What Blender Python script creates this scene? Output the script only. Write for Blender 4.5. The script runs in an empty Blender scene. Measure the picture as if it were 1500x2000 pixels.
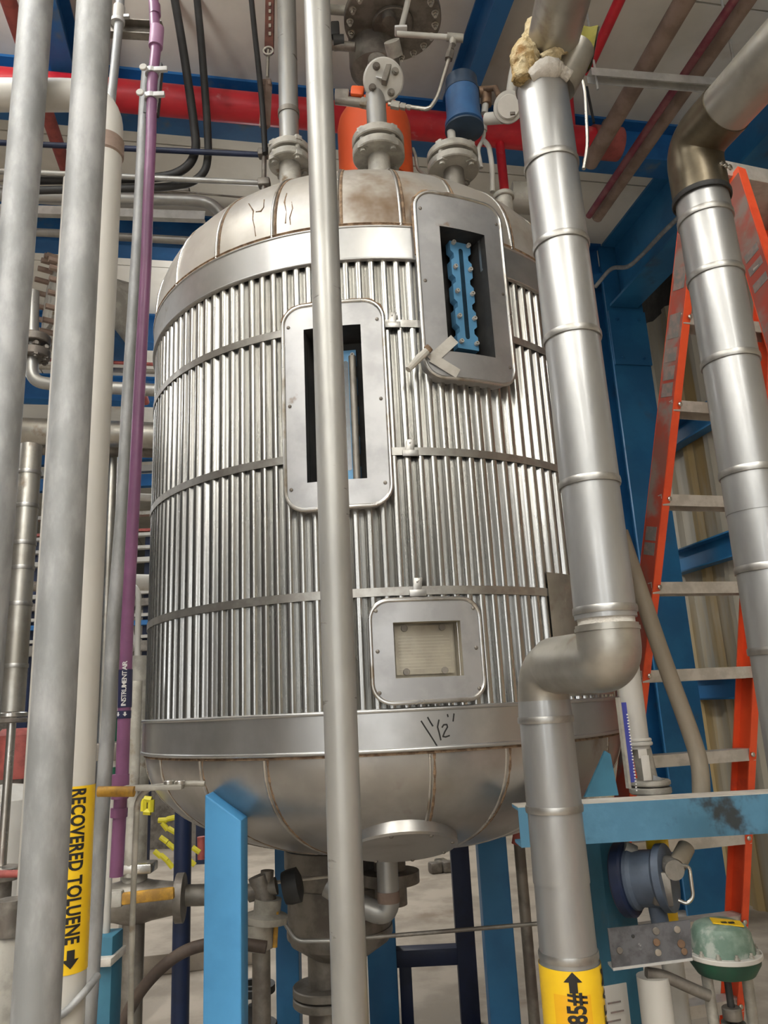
import bpy, bmesh, math, random
from mathutils import Vector as V, Matrix
from math import sin, cos, pi, sqrt, atan2, radians as R_
random.seed(7)
sc = bpy.context.scene
COL = sc.collection
# ------------------------------------------------------------------ camera
F = 1480.0
CAM = V((0, 0, 1.6))
PIT, ROL = R_(14.3), R_(2.85)
FW = V((0, cos(PIT), sin(PIT)))
_u0 = V((0, -sin(PIT), cos(PIT)))
_r0 = V((1, 0, 0))
RT = _r0 * cos(ROL) - _u0 * sin(ROL)
UP = _u0 * cos(ROL) + _r0 * sin(ROL)
cd = bpy.data.cameras.new('camera')
co = bpy.data.objects.new('camera', cd)
COL.objects.link(co)
cd.sensor_fit = 'VERTICAL'
cd.sensor_height = 36
cd.lens = F / 2000 * 36
cd.clip_start = 0.05
cd.clip_end = 100
M = Matrix((RT, UP, -FW)).transposed().to_4x4()
M.translation = CAM
co.matrix_world = M
sc.camera = co

def ray(u, v):
    return RT * ((u - 750) / F) + UP * ((1000 - v) / F) + FW
def P(u, v, Y):
    d = ray(u, v)
    return CAM + d * (Y / d.y)
def PZ(u, v, z):
    d = ray(u, v)
    return CAM + d * ((z - CAM.z) / d.z)
def PX(u, v, x):
    d = ray(u, v)
    return CAM + d * (x / d.x)
def wr(u, v, Y, w):
    """real half-width of something w pixels wide at this pixel and depth"""
    return w / 2 * (Y / ray(u, v).y) / F
def proj(p):
    d = p - CAM
    k = d.dot(FW)
    return 750 + d.dot(RT) / k * F, 1000 - d.dot(UP) / k * F
def hit(u, v, cx, cy, r):
    d = ray(u, v)
    a = d.x**2 + d.y**2
    ox, oy = CAM.x - cx, CAM.y - cy
    b = ox * d.x + oy * d.y
    q = b * b - a * (ox * ox + oy * oy - r * r)
    t = (-b - sqrt(max(q, 0))) / a
    return CAM + d * t

# ------------------------------------------------------------------ mesh builder
def frame_for(t):
    t = t.normalized()
    a = V((0, 0, 1)) if abs(t.z) < .9 else V((1, 0, 0))
    x = t.cross(a).normalized()
    return x, t.cross(x).normalized()

def bend(pts, rad, n=6):
    """round the corners of a polyline"""
    pts = [V(p) for p in pts]
    out = [pts[0]]
    for i in range(1, len(pts) - 1):
        a, b, c = pts[i - 1], pts[i], pts[i + 1]
        d1, d2 = (a - b), (c - b)
        l = min(rad, d1.length * .49, d2.length * .49)
        p, q = b + d1.normalized() * l, b + d2.normalized() * l
        for k in range(n + 1):
            t = k / n
            out.append(p * (1 - t)**2 + b * 2 * t * (1 - t) + q * t * t)
    out.append(pts[-1])
    return out

class MB:
    def __init__(s):
        s.bm = bmesh.new()
    def tube(s, pts, r, n=20, caps=True, inner=None):
        pts = [V(p) for p in pts]
        N = len(pts)
        rs = r if isinstance(r, (list, tuple)) else [r] * N
        x = None
        rings = []
        for i in range(N):
            t = (pts[min(i + 1, N - 1)] - pts[max(i - 1, 0)]).normalized()
            if x is None:
                x, y = frame_for(t)
            else:
                x = (x - t * x.dot(t)).normalized()
                y = t.cross(x)
            rings.append([s.bm.verts.new(pts[i] + (x * cos(2 * pi * k / n) + y * sin(2 * pi * k / n)) * rs[i]) for k in range(n)])
        for a, b in zip(rings, rings[1:]):
            for k in range(n):
                s.bm.faces.new((a[k], a[(k + 1) % n], b[(k + 1) % n], b[k]))
        if caps:
            s.bm.faces.new(rings[0][::-1])
            s.bm.faces.new(rings[-1])
        return s
    def lathe(s, prof, o, ax=(0, 0, 1), n=32, a0=0, a1=2 * pi, x0=None, close=False):
        """profile of (radius, height) turned about an axis"""
        o, ax = V(o), V(ax).normalized()
        if x0 is None:
            x, y = frame_for(ax)
        else:
            x = V(x0).normalized()
            y = ax.cross(x)
        full = abs(a1 - a0 - 2 * pi) < 1e-6
        m = n if full else n + 1
        rings = []
        for k in range(m):
            t = a0 + (a1 - a0) * k / n
            d = x * cos(t) + y * sin(t)
            rings.append([s.bm.verts.new(o + ax * h + d * max(r, 1e-5)) for r, h in prof])
        L = len(prof)
        for k in range(n):
            a, b = rings[k], rings[(k + 1) % m]
            for i in range(L if close else L - 1):
                j = (i + 1) % L
                s.bm.faces.new((a[i], a[j], b[j], b[i]))
        if not full and close:
            s.bm.faces.new(rings[0])
            s.bm.faces.new(rings[-1][::-1])
        return s
    def cyl(s, a, b, r, n=24):
        return s.tube([a, b], r, n)
    def disc(s, o, ax, r, h, n=32, ch=.004):
        """solid disc with chamfered rims, from o along ax by h"""
        return s.lathe([(0, 0), (r - ch, 0), (r, ch), (r, h - ch), (r - ch, h), (0, h)], o, ax, n)
    def box(s, c, size, ex=(1, 0, 0), ey=(0, 1, 0), bev=0):
        c, ex, ey = V(c), V(ex).normalized(), V(ey).normalized()
        ez = ex.cross(ey).normalized()
        a, b, d = (q / 2 for q in size)
        vs = [s.bm.verts.new(c + ex * i * a + ey * j * b + ez * k * d) for i in (-1, 1) for j in (-1, 1) for k in (-1, 1)]
        fs = [s.bm.faces.new([vs[i] for i in q]) for q in ((0, 1, 3, 2), (4, 6, 7, 5), (0, 4, 5, 1), (2, 3, 7, 6), (0, 2, 6, 4), (1, 5, 7, 3))]
        if bev:
            es = list({e for f in fs for e in f.edges})
            bmesh.ops.bevel(s.bm, geom=es, offset=bev, segments=2, affect='EDGES', profile=.5)
        return s
    def prism(s, poly, o, ex, ey, length, ez=None, bev=0):
        """2-D outline extruded along ez"""
        o, ex, ey = V(o), V(ex), V(ey)
        ez = V(ez) if ez is not None else ex.cross(ey).normalized()
        A = [s.bm.verts.new(o + ex * p + ey * q) for p, q in poly]
        B = [s.bm.verts.new(o + ex * p + ey * q + ez * length) for p, q in poly]
        n = len(poly)
        fs = [s.bm.faces.new(A[::-1]), s.bm.faces.new(B)]
        for i in range(n):
            fs.append(s.bm.faces.new((A[i], A[(i + 1) % n], B[(i + 1) % n], B[i])))
        if bev:
            es = list({e for f in fs for e in f.edges})
            bmesh.ops.bevel(s.bm, geom=es, offset=bev, segments=2, affect='EDGES', profile=.5)
        return s
    def ibeam(s, a, b, h, w, tf=.018, tw=.012, up=(0, 0, 1)):
        a, b = V(a), V(b)
        t = (b - a).normalized()
        up = V(up)
        x = t.cross(up).normalized()
        y = x.cross(t).normalized()
        W, H = w / 2, h / 2
        poly = [(-W, -H), (W, -H), (W, -H + tf), (tw / 2, -H + tf), (tw / 2, H - tf), (W, H - tf), (W, H), (-W, H), (-W, H - tf), (-tw / 2, H - tf), (-tw / 2, -H + tf), (-W, -H + tf)]
        return s.prism(poly, a, x, y, (b - a).length, t)
    def channel(s, a, b, web, fl, side, tk=.006):
        """C-section from a to b: the web's normal is 'side' and the flanges point along it"""
        a, b, y = V(a), V(b), V(side).normalized()
        t = (b - a).normalized()
        y = (y - t * y.dot(t)).normalized()
        x = y.cross(t).normalized()
        w = web / 2
        poly = [(-w, 0), (w, 0), (w, fl), (w - tk, fl), (w - tk, tk), (-w + tk, tk), (-w + tk, fl), (-w, fl)]
        return s.prism(poly, a, x, y, (b - a).length, t)
    def quad(s, *ps):
        s.bm.faces.new([s.bm.verts.new(V(p)) for p in ps])
        return s
    def grid(s, rows):
        vs = [[s.bm.verts.new(V(p)) for p in r] for r in rows]
        for a, b in zip(vs, vs[1:]):
            for i in range(len(a) - 1):
                s.bm.faces.new((a[i], a[i + 1], b[i + 1], b[i]))
        return s
    def build(s, name, mat, parent=None, ang=35, origin=None, flat=False):
        bm = s.bm
        bmesh.ops.recalc_face_normals(bm, faces=bm.faces)
        if parent is not None:
            off = V(parent['_o'])
        elif origin is not None:
            off = V(origin)
        else:
            xs = [v.co for v in bm.verts]
            off = V(((min(p.x for p in xs) + max(p.x for p in xs)) / 2, (min(p.y for p in xs) + max(p.y for p in xs)) / 2, min(p.z for p in xs)))
        bmesh.ops.translate(bm, verts=bm.verts, vec=-off)
        me = bpy.data.meshes.new(name)
        bm.to_mesh(me)
        bm.free()
        if not flat:
            me.polygons.foreach_set('use_smooth', [True] * len(me.polygons))
            me.set_sharp_from_angle(angle=R_(ang))
        me.materials.append(mat)
        o = bpy.data.objects.new(name, me)
        COL.objects.link(o)
        o['_o'] = off[:]
        if parent is not None:
            o.parent = parent
        else:
            o.location = off
        return o

def tag(o, label, cat, group=None, kind=None):
    o['label'] = label
    o['category'] = cat
    if group:
        o['group'] = group
    if kind:
        o['kind'] = kind
    return o
def thing(name, label, cat, loc, group=None):
    o = bpy.data.objects.new(name, None)
    COL.objects.link(o)
    o.location = V(loc)
    o.empty_display_size = .05
    o['_o'] = V(loc)[:]
    return tag(o, label, cat, group)
def struct(o, label=None, cat=None):
    o['kind'] = 'structure'
    if label:
        o['label'] = label
        o['category'] = cat or 'structure'
    return o
_sh = {}
def shared(key, make, name, mat, parent, loc, zdir, spin=0, scale=1.0):
    """a small part (bolt, rivet) that shares one mesh: +Z of the mesh looks along zdir"""
    key = (key, mat.name)
    if key not in _sh:
        mb = make()
        bmesh.ops.recalc_face_normals(mb.bm, faces=mb.bm.faces)
        me = bpy.data.meshes.new(name)
        mb.bm.to_mesh(me)
        mb.bm.free()
        me.polygons.foreach_set('use_smooth', [True] * len(me.polygons))
        me.set_sharp_from_angle(angle=R_(35))
        me.materials.append(mat)
        _sh[key] = me
    o = bpy.data.objects.new(name, _sh[key])
    COL.objects.link(o)
    z = V(zdir).normalized()
    x, y = frame_for(z)
    m = Matrix((x, y, z)).transposed().to_4x4() @ Matrix.Rotation(spin, 4, 'Z') @ Matrix.Scale(scale, 4)
    m.translation = V(loc) - V(parent['_o'])
    o.parent = parent
    o.matrix_local = m
    o['_o'] = V(loc)[:]
    return o
def hexbolt():
    m = MB()
    m.lathe([(0, 0), (.0155, 0), (.0155, .003), (.009, .003)], (0, 0, 0), n=20)
    m.prism([(.0125 * cos(k * pi / 3), .0125 * sin(k * pi / 3)) for k in range(6)], (0, 0, .002), (1, 0, 0), (0, 1, 0), .011)
    m.cyl((0, 0, .01), (0, 0, .024), .0075, 12)
    return m
def stud():
    m = MB()
    m.cyl((0, 0, -.03), (0, 0, .03), .0065, 12)
    for z in (-.024, .014):
        m.prism([(.0125 * cos(k * pi / 3), .0125 * sin(k * pi / 3)) for k in range(6)], (0, 0, z), (1, 0, 0), (0, 1, 0), .01)
    return m
def rivet():
    return MB().lathe([(.0045, 0), (.0042, .0016), (.0025, .0028), (0, .003)], (0, 0, 0), n=12)
def capscrew():
    m = MB()
    m.lathe([(0, -.02), (.0032, -.02), (.0032, 0), (.0058, 0), (.0058, .008), (.0052, .009), (.003, .009), (.003, .004), (0, .004)], (0, 0, 0), n=16)
    return m

# ------------------------------------------------------------------ materials
def mat(name, c1, c2=None, metal=0., rough=.5, scale=8., lo=.4, hi=.62, stretch=(1, 1, 1), rvar=.12, bump=0., bscale=60.,
        c3=None, scale3=3., lo3=.55, hi3=.7, stretch3=(1, 1, 1), rough3=.85, detail=5., aniso=0., coat=0.):
    m = bpy.data.materials.new(name)
    m.use_nodes = True
    nt = m.node_tree
    N, L = nt.nodes, nt.links
    b = N['Principled BSDF']
    tc = N.new('ShaderNodeTexCoord')
    geo = N.new('ShaderNodeNewGeometry')
    def noise(sc_, st, det=detail):
        mp = N.new('ShaderNodeMapping')
        mp.inputs['Scale'].default_value = st
        L.new(geo.outputs['Position'], mp.inputs['Vector'])
        n = N.new('ShaderNodeTexNoise')
        n.inputs['Scale'].default_value = sc_
        n.inputs['Detail'].default_value = det
        n.inputs['Roughness'].default_value = .6
        L.new(mp.outputs[0], n.inputs['Vector'])
        return n
    def ramp(src, a, z):
        r = N.new('ShaderNodeMapRange')
        r.interpolation_type = 'SMOOTHSTEP'
        r.inputs['From Min'].default_value = a
        r.inputs['From Max'].default_value = z
        L.new(src, r.inputs['Value'])
        return r.outputs[0]
    def mix(f, a, c):
        x = N.new('ShaderNodeMix')
        x.data_type = 'RGBA'
        L.new(f, x.inputs['Factor'])
        for s_, val in ((6, a), (7, c)):
            if isinstance(val, (tuple, list)):
                x.inputs[s_].default_value = (*val, 1)
            else:
                L.new(val, x.inputs[s_])
        return x.outputs[2]
    b.inputs['Metallic'].default_value = metal
    if coat:
        b.inputs['Coat Weight'].default_value = coat
        b.inputs['Coat Roughness'].default_value = .13
    b.inputs['Roughness'].default_value = rough
    if aniso:
        b.inputs['Anisotropic'].default_value = aniso
    b.inputs['Base Color'].default_value = (*c1, 1)
    if c2 is not None:
        n1 = noise(scale, stretch)
        f1 = ramp(n1.outputs[0], lo, hi)
        colr = mix(f1, c1, c2)
        rr = N.new('ShaderNodeMapRange')
        rr.inputs['To Min'].default_value = max(.05, rough - rvar)
        rr.inputs['To Max'].default_value = min(1, rough + rvar)
        L.new(n1.outputs[0], rr.inputs['Value'])
        ro = rr.outputs[0]
        if c3 is not None:
            n3 = noise(scale3, stretch3)
            f3 = ramp(n3.outputs[0], lo3, hi3)
            colr = mix(f3, colr, c3)
            mr = N.new('ShaderNodeMapRange')
            L.new(f3, mr.inputs['Value'])
            L.new(ro, mr.inputs['To Min'])
            mr.inputs['To Max'].default_value = rough3
            ro = mr.outputs[0]
            if metal > 0:
                mm = N.new('ShaderNodeMapRange')
                L.new(f3, mm.inputs['Value'])
                mm.inputs['To Min'].default_value = metal
                mm.inputs['To Max'].default_value = metal * .35
                L.new(mm.outputs[0], b.inputs['Metallic'])
        L.new(colr, b.inputs['Base Color'])
        L.new(ro, b.inputs['Roughness'])
    if bump:
        nb = noise(bscale, (1, 1, 1), 3)
        bp = N.new('ShaderNodeBump')
        bp.inputs['Strength'].default_value = bump
        bp.inputs['Distance'].default_value = .01
        L.new(nb.outputs[0], bp.inputs['Height'])
        L.new(bp.outputs[0], b.inputs['Normal'])
    return m

G = dict(
    ceil=mat('ceiling_panel_paint', (.74, .715, .645), (.64, .615, .545), rough=.9, scale=1.6, c3=(.40, .28, .16), scale3=1.1, lo3=.60, hi3=.78),
    conc=mat('stained_concrete', (.44, .385, .32), (.31, .27, .22), rough=.8, scale=1.7, c3=(.26, .21, .16), scale3=1.2, lo3=.56, hi3=.7, bump=.15, bscale=40),
    siding=mat('beige_siding', (.47, .43, .345), (.33, .30, .24), rough=.6, scale=2, stretch=(1, 1, .15), c3=(.42, .30, .13), scale3=2.2, lo3=.52, hi3=.68, stretch3=(1, 1, .12)),
    darkwall=mat('dark_wall_paint', (.085, .085, .085), (.06, .06, .06), rough=.8, scale=2),
    farwall=mat('far_wall_paint', (.19, .19, .18), (.165, .165, .158), rough=.9, scale=2),
    beam=mat('blue_beam_paint', (.02, .14, .37), (.014, .105, .29), rough=.5, scale=3, c3=(.10, .16, .22), scale3=4, lo3=.58, hi3=.72),
    column=mat('blue_column_paint', (.028, .175, .375), (.02, .13, .30), rough=.42, scale=2.2, c3=(.06, .12, .2), scale3=3, lo3=.6, hi3=.75),
    leg=mat('bright_blue_paint', (.085, .35, .68), (.07, .30, .60), rough=.5, scale=3, c3=(.03, .16, .33), scale3=3, lo3=.62, hi3=.74),
    navy=mat('navy_paint', (.008, .018, .06), (.006, .013, .04), rough=.5, scale=5),
    teal=mat('dull_teal_paint', (.04, .17, .26), (.028, .12, .19), rough=.55, scale=3, c3=(.10, .14, .15), scale3=4, lo3=.6, hi3=.75),
    beamgr=mat('worn_blue_paint', (.10, .27, .42), (.075, .21, .33), rough=.55, scale=6, c3=(.05, .06, .065), scale3=5, lo3=.56, hi3=.66, bump=.08),
    dust=mat('dusty_flange', (.70, .66, .60), (.58, .54, .48), rough=.9, scale=9),
    corr=mat('corrugated_aluminium', (.50, .495, .475), (.40, .395, .375), metal=1, rough=.27, scale=5, stretch=(2, 2, .25), rvar=.08, c3=(.36, .33, .28), scale3=3.2, lo3=.62, hi3=.8, stretch3=(3, 3, .2), rough3=.55),
    band=mat('tank_band_aluminium', (.52, .52, .515), (.43, .43, .425), metal=.85, rough=.36, scale=3.5, c3=(.2, .13, .07), scale3=4, lo3=.66, hi3=.8),
    strap=mat('dull_steel_strap', (.42, .41, .385), (.34, .325, .30), metal=.9, rough=.42, scale=20),
    framem=mat('frame_aluminium', (.42, .42, .425), (.35, .35, .355), metal=.6, rough=.42, scale=7, c3=(.25, .17, .1), scale3=6, lo3=.69, hi3=.8),
    bead=mat('rolled_edge_aluminium', (.55, .54, .52), (.33, .28, .22), metal=.95, rough=.3, scale=9, lo=.5, hi=.7),
    rustbead=mat('rust_sealant', (.16, .10, .06), (.32, .22, .14), rough=.85, scale=40, bump=.5, bscale=120),
    jack=mat('pipe_jacket_aluminium', (.40, .402, .40), (.33, .332, .33), metal=.75, rough=.40, scale=7, stretch=(1, 1, .3), rvar=.07, coat=.35),
    jackd=mat('dull_jacket_aluminium', (.46, .445, .405), (.34, .32, .28), metal=.85, rough=.40, scale=4, c3=(.22, .17, .12), scale3=5, lo3=.6, hi3=.75, bump=.12, bscale=14),
    jackb=mat('stained_elbow_jacket', (.20, .17, .12), (.11, .09, .06), metal=.8, rough=.36, scale=5, lo=.35, hi=.65),
    clamp=mat('jacket_band_steel', (.45, .44, .42), (.36, .35, .33), metal=.95, rough=.4, scale=20),
    galv=mat('galvanised_steel', (.25, .255, .258), (.38, .385, .388), metal=.3, rough=.58, scale=16, lo=.40, hi=.68, stretch=(1, 1, .4), bump=.04, bscale=90),
    steel=mat('grey_stainless_pipe', (.37, .365, .345), (.29, .285, .27), metal=.5, rough=.42, scale=5, stretch=(1, 1, .3), c3=(.15, .14, .125), scale3=9, lo3=.66, hi3=.72, stretch3=(1, 1, 5)),
    stain=mat('clean_stainless', (.62, .60, .56), (.48, .46, .42), metal=.95, rough=.3, scale=8),
    dull=mat('grimy_steel', (.27, .25, .22), (.17, .15, .13), metal=.6, rough=.55, scale=9, bump=.1),
    white=mat('white_pipe_paint', (.53, .515, .475), (.44, .425, .39), rough=.5, scale=4, stretch=(1, 1, .25), c3=(.40, .37, .33), scale3=6, lo3=.6, hi3=.72),
    grimy=mat('grimy_beige_paint', (.42, .40, .355), (.29, .275, .24), rough=.55, metal=.2, scale=12, c3=(.2, .15, .1), scale3=10, lo3=.6, hi3=.72, bump=.1),
    red=mat('red_pipe_paint', (.62, .02, .035), (.5, .015, .03), rough=.38, scale=5, c3=(.62, .28, .29), scale3=9, lo3=.62, hi3=.8),  # pale pink patches stand in for the pipe's highlight
    redd=mat('dusty_red_paint', (.42, .10, .085), (.30, .075, .065), rough=.6, scale=14),
    orange=mat('orange_enamel', (.80, .115, .02), (.70, .09, .018), rough=.45, scale=4),
    frp=mat('orange_fibreglass', (.78, .09, .025), (.68, .07, .02), rough=.5, scale=6, c3=(.42, .06, .035), scale3=3, lo3=.58, hi3=.7),
    frpd=mat('grimy_fibreglass_web', (.34, .05, .03), (.24, .085, .065), rough=.65, scale=7, stretch=(1, 1, .5), c3=(.22, .17, .15), scale3=4, lo3=.5, hi3=.62),
    smudge=mat('worn_grey_sticker', (.16, .15, .14), (.25, .18, .16), rough=.8, scale=30),
    rung=mat('ladder_aluminium', (.56, .53, .49), (.44, .41, .37), metal=.55, rough=.5, scale=14),
    purple=mat('purple_pipe_paint', (.235, .095, .20), (.19, .077, .165), rough=.4, scale=6),
    pinkl=mat('light_purple_coupling', (.36, .19, .32), (.30, .15, .27), rough=.5, scale=12),
    black=mat('black_rubber', (.02, .02, .02), (.03, .03, .03), rough=.6, scale=10),
    dark=mat('near_black_base', (.035, .033, .03), (.02, .019, .018), rough=.7, scale=8),  # near-black base for the frame recesses and the strip above the siding
    gauge=mat('gauge_blue_enamel', (.13, .36, .62), (.11, .32, .56), rough=.45, scale=10),
    glass=mat('dark_sight_glass', (.02, .05, .08), (.015, .03, .05), rough=.15, scale=10),
    brownp=mat('dusty_brown_pipe', (.30, .22, .18), (.22, .155, .12), rough=.75, scale=9, bump=.12),
    maroon=mat('dark_maroon_pipe', (.20, .035, .06), (.25, .09, .10), rough=.6, scale=12),
    strut=mat('zinc_channel', (.56, .56, .55), (.46, .46, .45), metal=.35, rough=.42, scale=12),
    rustst=mat('rusty_channel', (.17, .06, .04), (.11, .04, .03), rough=.7, scale=15),
    bluem=mat('motor_blue', (.035, .12, .29), (.03, .095, .23), rough=.38, scale=9),
    bluedk=mat('dark_blue_cap', (.03, .06, .11), (.025, .045, .08), rough=.4, scale=9),
    brass=mat('old_bronze', (.26, .17, .11), (.19, .12, .08), metal=.6, rough=.45, scale=20),
    wool=mat('yellow_insulation_wool', (.62, .52, .33), (.48, .34, .15), rough=1, scale=14, c3=(.30, .17, .06), scale3=9, lo3=.58, hi3=.72, bump=1., bscale=70),
    woolg=mat('olive_insulation', (.25, .225, .04), (.20, .18, .035), rough=.9, scale=14),
    plast=mat('white_insulation_plaster', (.62, .59, .54), (.52, .49, .44), rough=.95, scale=20, bump=.5, bscale=60),
    yellow=mat('yellow_label_vinyl', (.86, .55, .015), (.82, .51, .012), rough=.42, scale=9),
    yellowd=mat('amber_label_patch', (.80, .42, .01), (.77, .39, .01), rough=.42, scale=9),
    ink=mat('black_ink', (.012, .011, .01), rough=.6),
    inkw=mat('white_ink', (.75, .75, .75), rough=.6),
    inkg=mat('pale_print', (.55, .36, .03), rough=.6),
    labn=mat('navy_label_vinyl', (.025, .028, .08), rough=.4),
    labb=mat('blue_label_vinyl', (.055, .07, .36), rough=.4),
    labg=mat('green_label_vinyl', (.01, .10, .06), rough=.4),
    handle=mat('worn_yellow_grip', (.50, .27, .03), (.30, .16, .03), rough=.6, scale=25),
    green=mat('dark_green_enamel', (.012, .085, .045), (.02, .06, .04), rough=.45, scale=9),
    greenw=mat('worn_green_enamel', (.24, .33, .27), (.13, .21, .165), rough=.6, scale=14, c3=(.38, .42, .38), scale3=20, lo3=.55, hi3=.68),
    zinc=mat('spotted_dark_zinc', (.13, .13, .14), (.085, .085, .09), metal=.3, rough=.6, scale=30, c3=(.30, .30, .3), scale3=24, lo3=.66, hi3=.73),
    valve=mat('slate_valve_body', (.085, .11, .155), (.06, .075, .10), rough=.5, scale=7),
    hose=mat('brown_rubber_hose', (.09, .065, .05), (.065, .045, .035), rough=.65, scale=14),
    pole=mat('olive_grey_pole', (.30, .26, .20), (.24, .20, .15), rough=.6, scale=9, stretch=(1, 1, .2)),
    tape=mat('beige_tape', (.56, .54, .49), (.48, .46, .41), rough=.7, scale=20),
    plate=mat('nameplate_metal', (.42, .385, .31), (.33, .30, .24), metal=.5, rough=.5, scale=12),
    plate2=mat('nameplate_lines', (.55, .52, .44), metal=.5, rough=.4),
    tyel=mat('bright_yellow_plastic', (.72, .64, .03), (.62, .54, .03), rough=.5, scale=9),
    sign=mat('sign_white', (.60, .58, .54), (.54, .52, .48), rough=.6, scale=6),
)
def dome_mat():
    """jacket gores: grey aluminium with rust creeping out of every seam"""
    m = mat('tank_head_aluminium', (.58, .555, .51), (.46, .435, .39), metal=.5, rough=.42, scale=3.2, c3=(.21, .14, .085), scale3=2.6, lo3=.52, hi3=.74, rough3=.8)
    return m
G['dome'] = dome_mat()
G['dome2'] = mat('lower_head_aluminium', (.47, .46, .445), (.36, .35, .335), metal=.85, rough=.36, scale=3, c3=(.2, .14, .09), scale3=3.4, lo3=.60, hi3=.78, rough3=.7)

def text(body, size, fn, name, mtl, parent, bold=.0, align='LEFT', spacing=1.0, sub=2):
    """flat lettering laid onto a surface by fn(x, y)"""
    cu = bpy.data.curves.new(name, 'FONT')
    cu.body = body
    cu.size = size
    cu.offset = bold * size
    cu.align_x = align
    cu.align_y = 'CENTER'
    cu.space_character = spacing
    cu.resolution_u = 3
    o = bpy.data.objects.new(name, cu)
    COL.objects.link(o)
    dg = bpy.context.evaluated_depsgraph_get()
    me = bpy.data.meshes.new_from_object(o.evaluated_get(dg))
    bpy.data.objects.remove(o)
    bm = bmesh.new()
    bm.from_mesh(me)
    bpy.data.meshes.remove(me)
    bmesh.ops.triangulate(bm, faces=bm.faces)
    for _ in range(sub):
        es = [e for e in bm.edges if e.calc_length() > size * .12]
        if es:
            bmesh.ops.subdivide_edges(bm, edges=es, cuts=1)
            bmesh.ops.triangulate(bm, faces=bm.faces)
    for v in bm.verts:
        v.co = fn(v.co.x, v.co.y)
    mb = MB()
    mb.bm.free()
    mb.bm = bm
    return mb.build(name, mtl, parent, flat=True)
# ================================================================== the hall
BA = R_(11.2)
D1, D2 = V((cos(BA), sin(BA), 0)), V((-sin(BA), cos(BA), 0))
ZU = V((0, 0, 1))
def B(a, b, z=0):
    return D1 * a + D2 * b + ZU * z
def bld(p):
    return p.dot(D1), p.dot(D2)
ZC = 5.45
o = struct(MB().box(B(-4, 4, -.05), (16.4, 28.4, .1), D1, D2).build('floor', G['conc']), 'stained beige concrete floor under the tank', 'floor')
# ceiling: cast panels with open joints across them
mb = MB()
for k in range(-7, 12):
    b0, b1 = k * 1.55, (k + 1) * 1.55 - .012
    for a0, a1 in ((-11.9, -7.0), (-6.985, -2.2), (-2.185, 3.75)):
        mb.box(B((a0 + a1) / 2, (b0 + b1) / 2, ZC + .04), (a1 - a0, b1 - b0, .08), D1, D2)
mb.box(B(-4, 4, ZC + .15), (16.4, 28.4, .1), D1, D2)
struct(mb.build('ceiling', G['ceil']), 'beige precast ceiling panels above the pipes', 'ceiling')
# far wall
struct(MB().box(B(-3, 18, 2.75), (18, .2, 5.6), D1, D2).build('wall_back', G['farwall']), 'grey far wall of the hall behind the pipe racks', 'wall')
struct(MB().box(B(-7.6, 5, 2.75), (.2, 30, 5.6), D1, D2).build('wall_left', G['darkwall']))
struct(MB().box(B(-3, -8.2, 2.75), (18, .2, 5.6), D1, D2).build('wall_front', G['darkwall']))
# right wall: ribbed siding below, dark strip above
AW = 3.8
prof = []
x = -9.9
while x < 17.8:
    prof += [(x, 0), (x + .12, 0), (x + .15, .04), (x + .21, .04), (x + .24, 0)]
    x += .3
mb = MB()
mb.grid([[B(AW - d, q, zz) for q, d in prof] for zz in (0, 2.45, 4.95)])
mb.grid([[B(AW - d - .006, q, zz) for q, d in prof] for zz in (2.40, 2.46)])
struct(mb.build('wall_right', G['siding'], ang=20), 'tall ribbed beige siding wall behind the ladder', 'wall')
struct(MB().box(B(AW + .03, 4, 5.2), (.06, 27.8, .5), D1, D2).build('trim_1', G['dark']), 'dark strip of wall above the ribbed siding', 'trim')
# ceiling beams across the hall
bA = 4.09
def bof(u, v, z):
    return bld(PZ(u, v, z))[1]
beam_bs = [bA, bof(258, 503, 5.15) - .09, bof(215, 680, 5.15) - .09, bof(215, 792, 5.15) - .09]
bl = ['long blue ceiling beam right behind the thick red pipe', 'second blue ceiling beam, seen left of the tank shoulder',
      'third blue ceiling beam, seen level with the tank top strap on the left', 'furthest blue ceiling beam, low in the gap left of the tank']
for i, b in enumerate(beam_bs):
    o = MB().ibeam(B(-7.45, b, 5.295), B(3.14, b, 5.295), .31, .18).build('ceiling_beam', G['beam'], ang=20)
    struct(tag(o, bl[i], 'beam', 'blue beams across the ceiling'))
# beams running away from the camera
def depth_beam(u0_, v0_, u1_, v1_, w, label, z=5.30, h=.30):
    p, q = PZ(u0_, v0_, z - h / 2), PZ(u1_, v1_, z - h / 2)
    a = (bld(p)[0] + bld(q)[0]) / 2
    o = MB().ibeam(B(a, -1.5, z), B(a, bA - .1, z), h, w).build('ceiling_beam', G['beam'], ang=20)
    struct(tag(o, label, 'beam', 'blue beams running away under the ceiling'))
depth_beam(990, 0, 920, 165, .10, 'blue ceiling beam running away above the blue motor')
depth_beam(92, 30, 122, 135, .12, 'blue ceiling beam running away behind the leftmost pipe')
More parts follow.
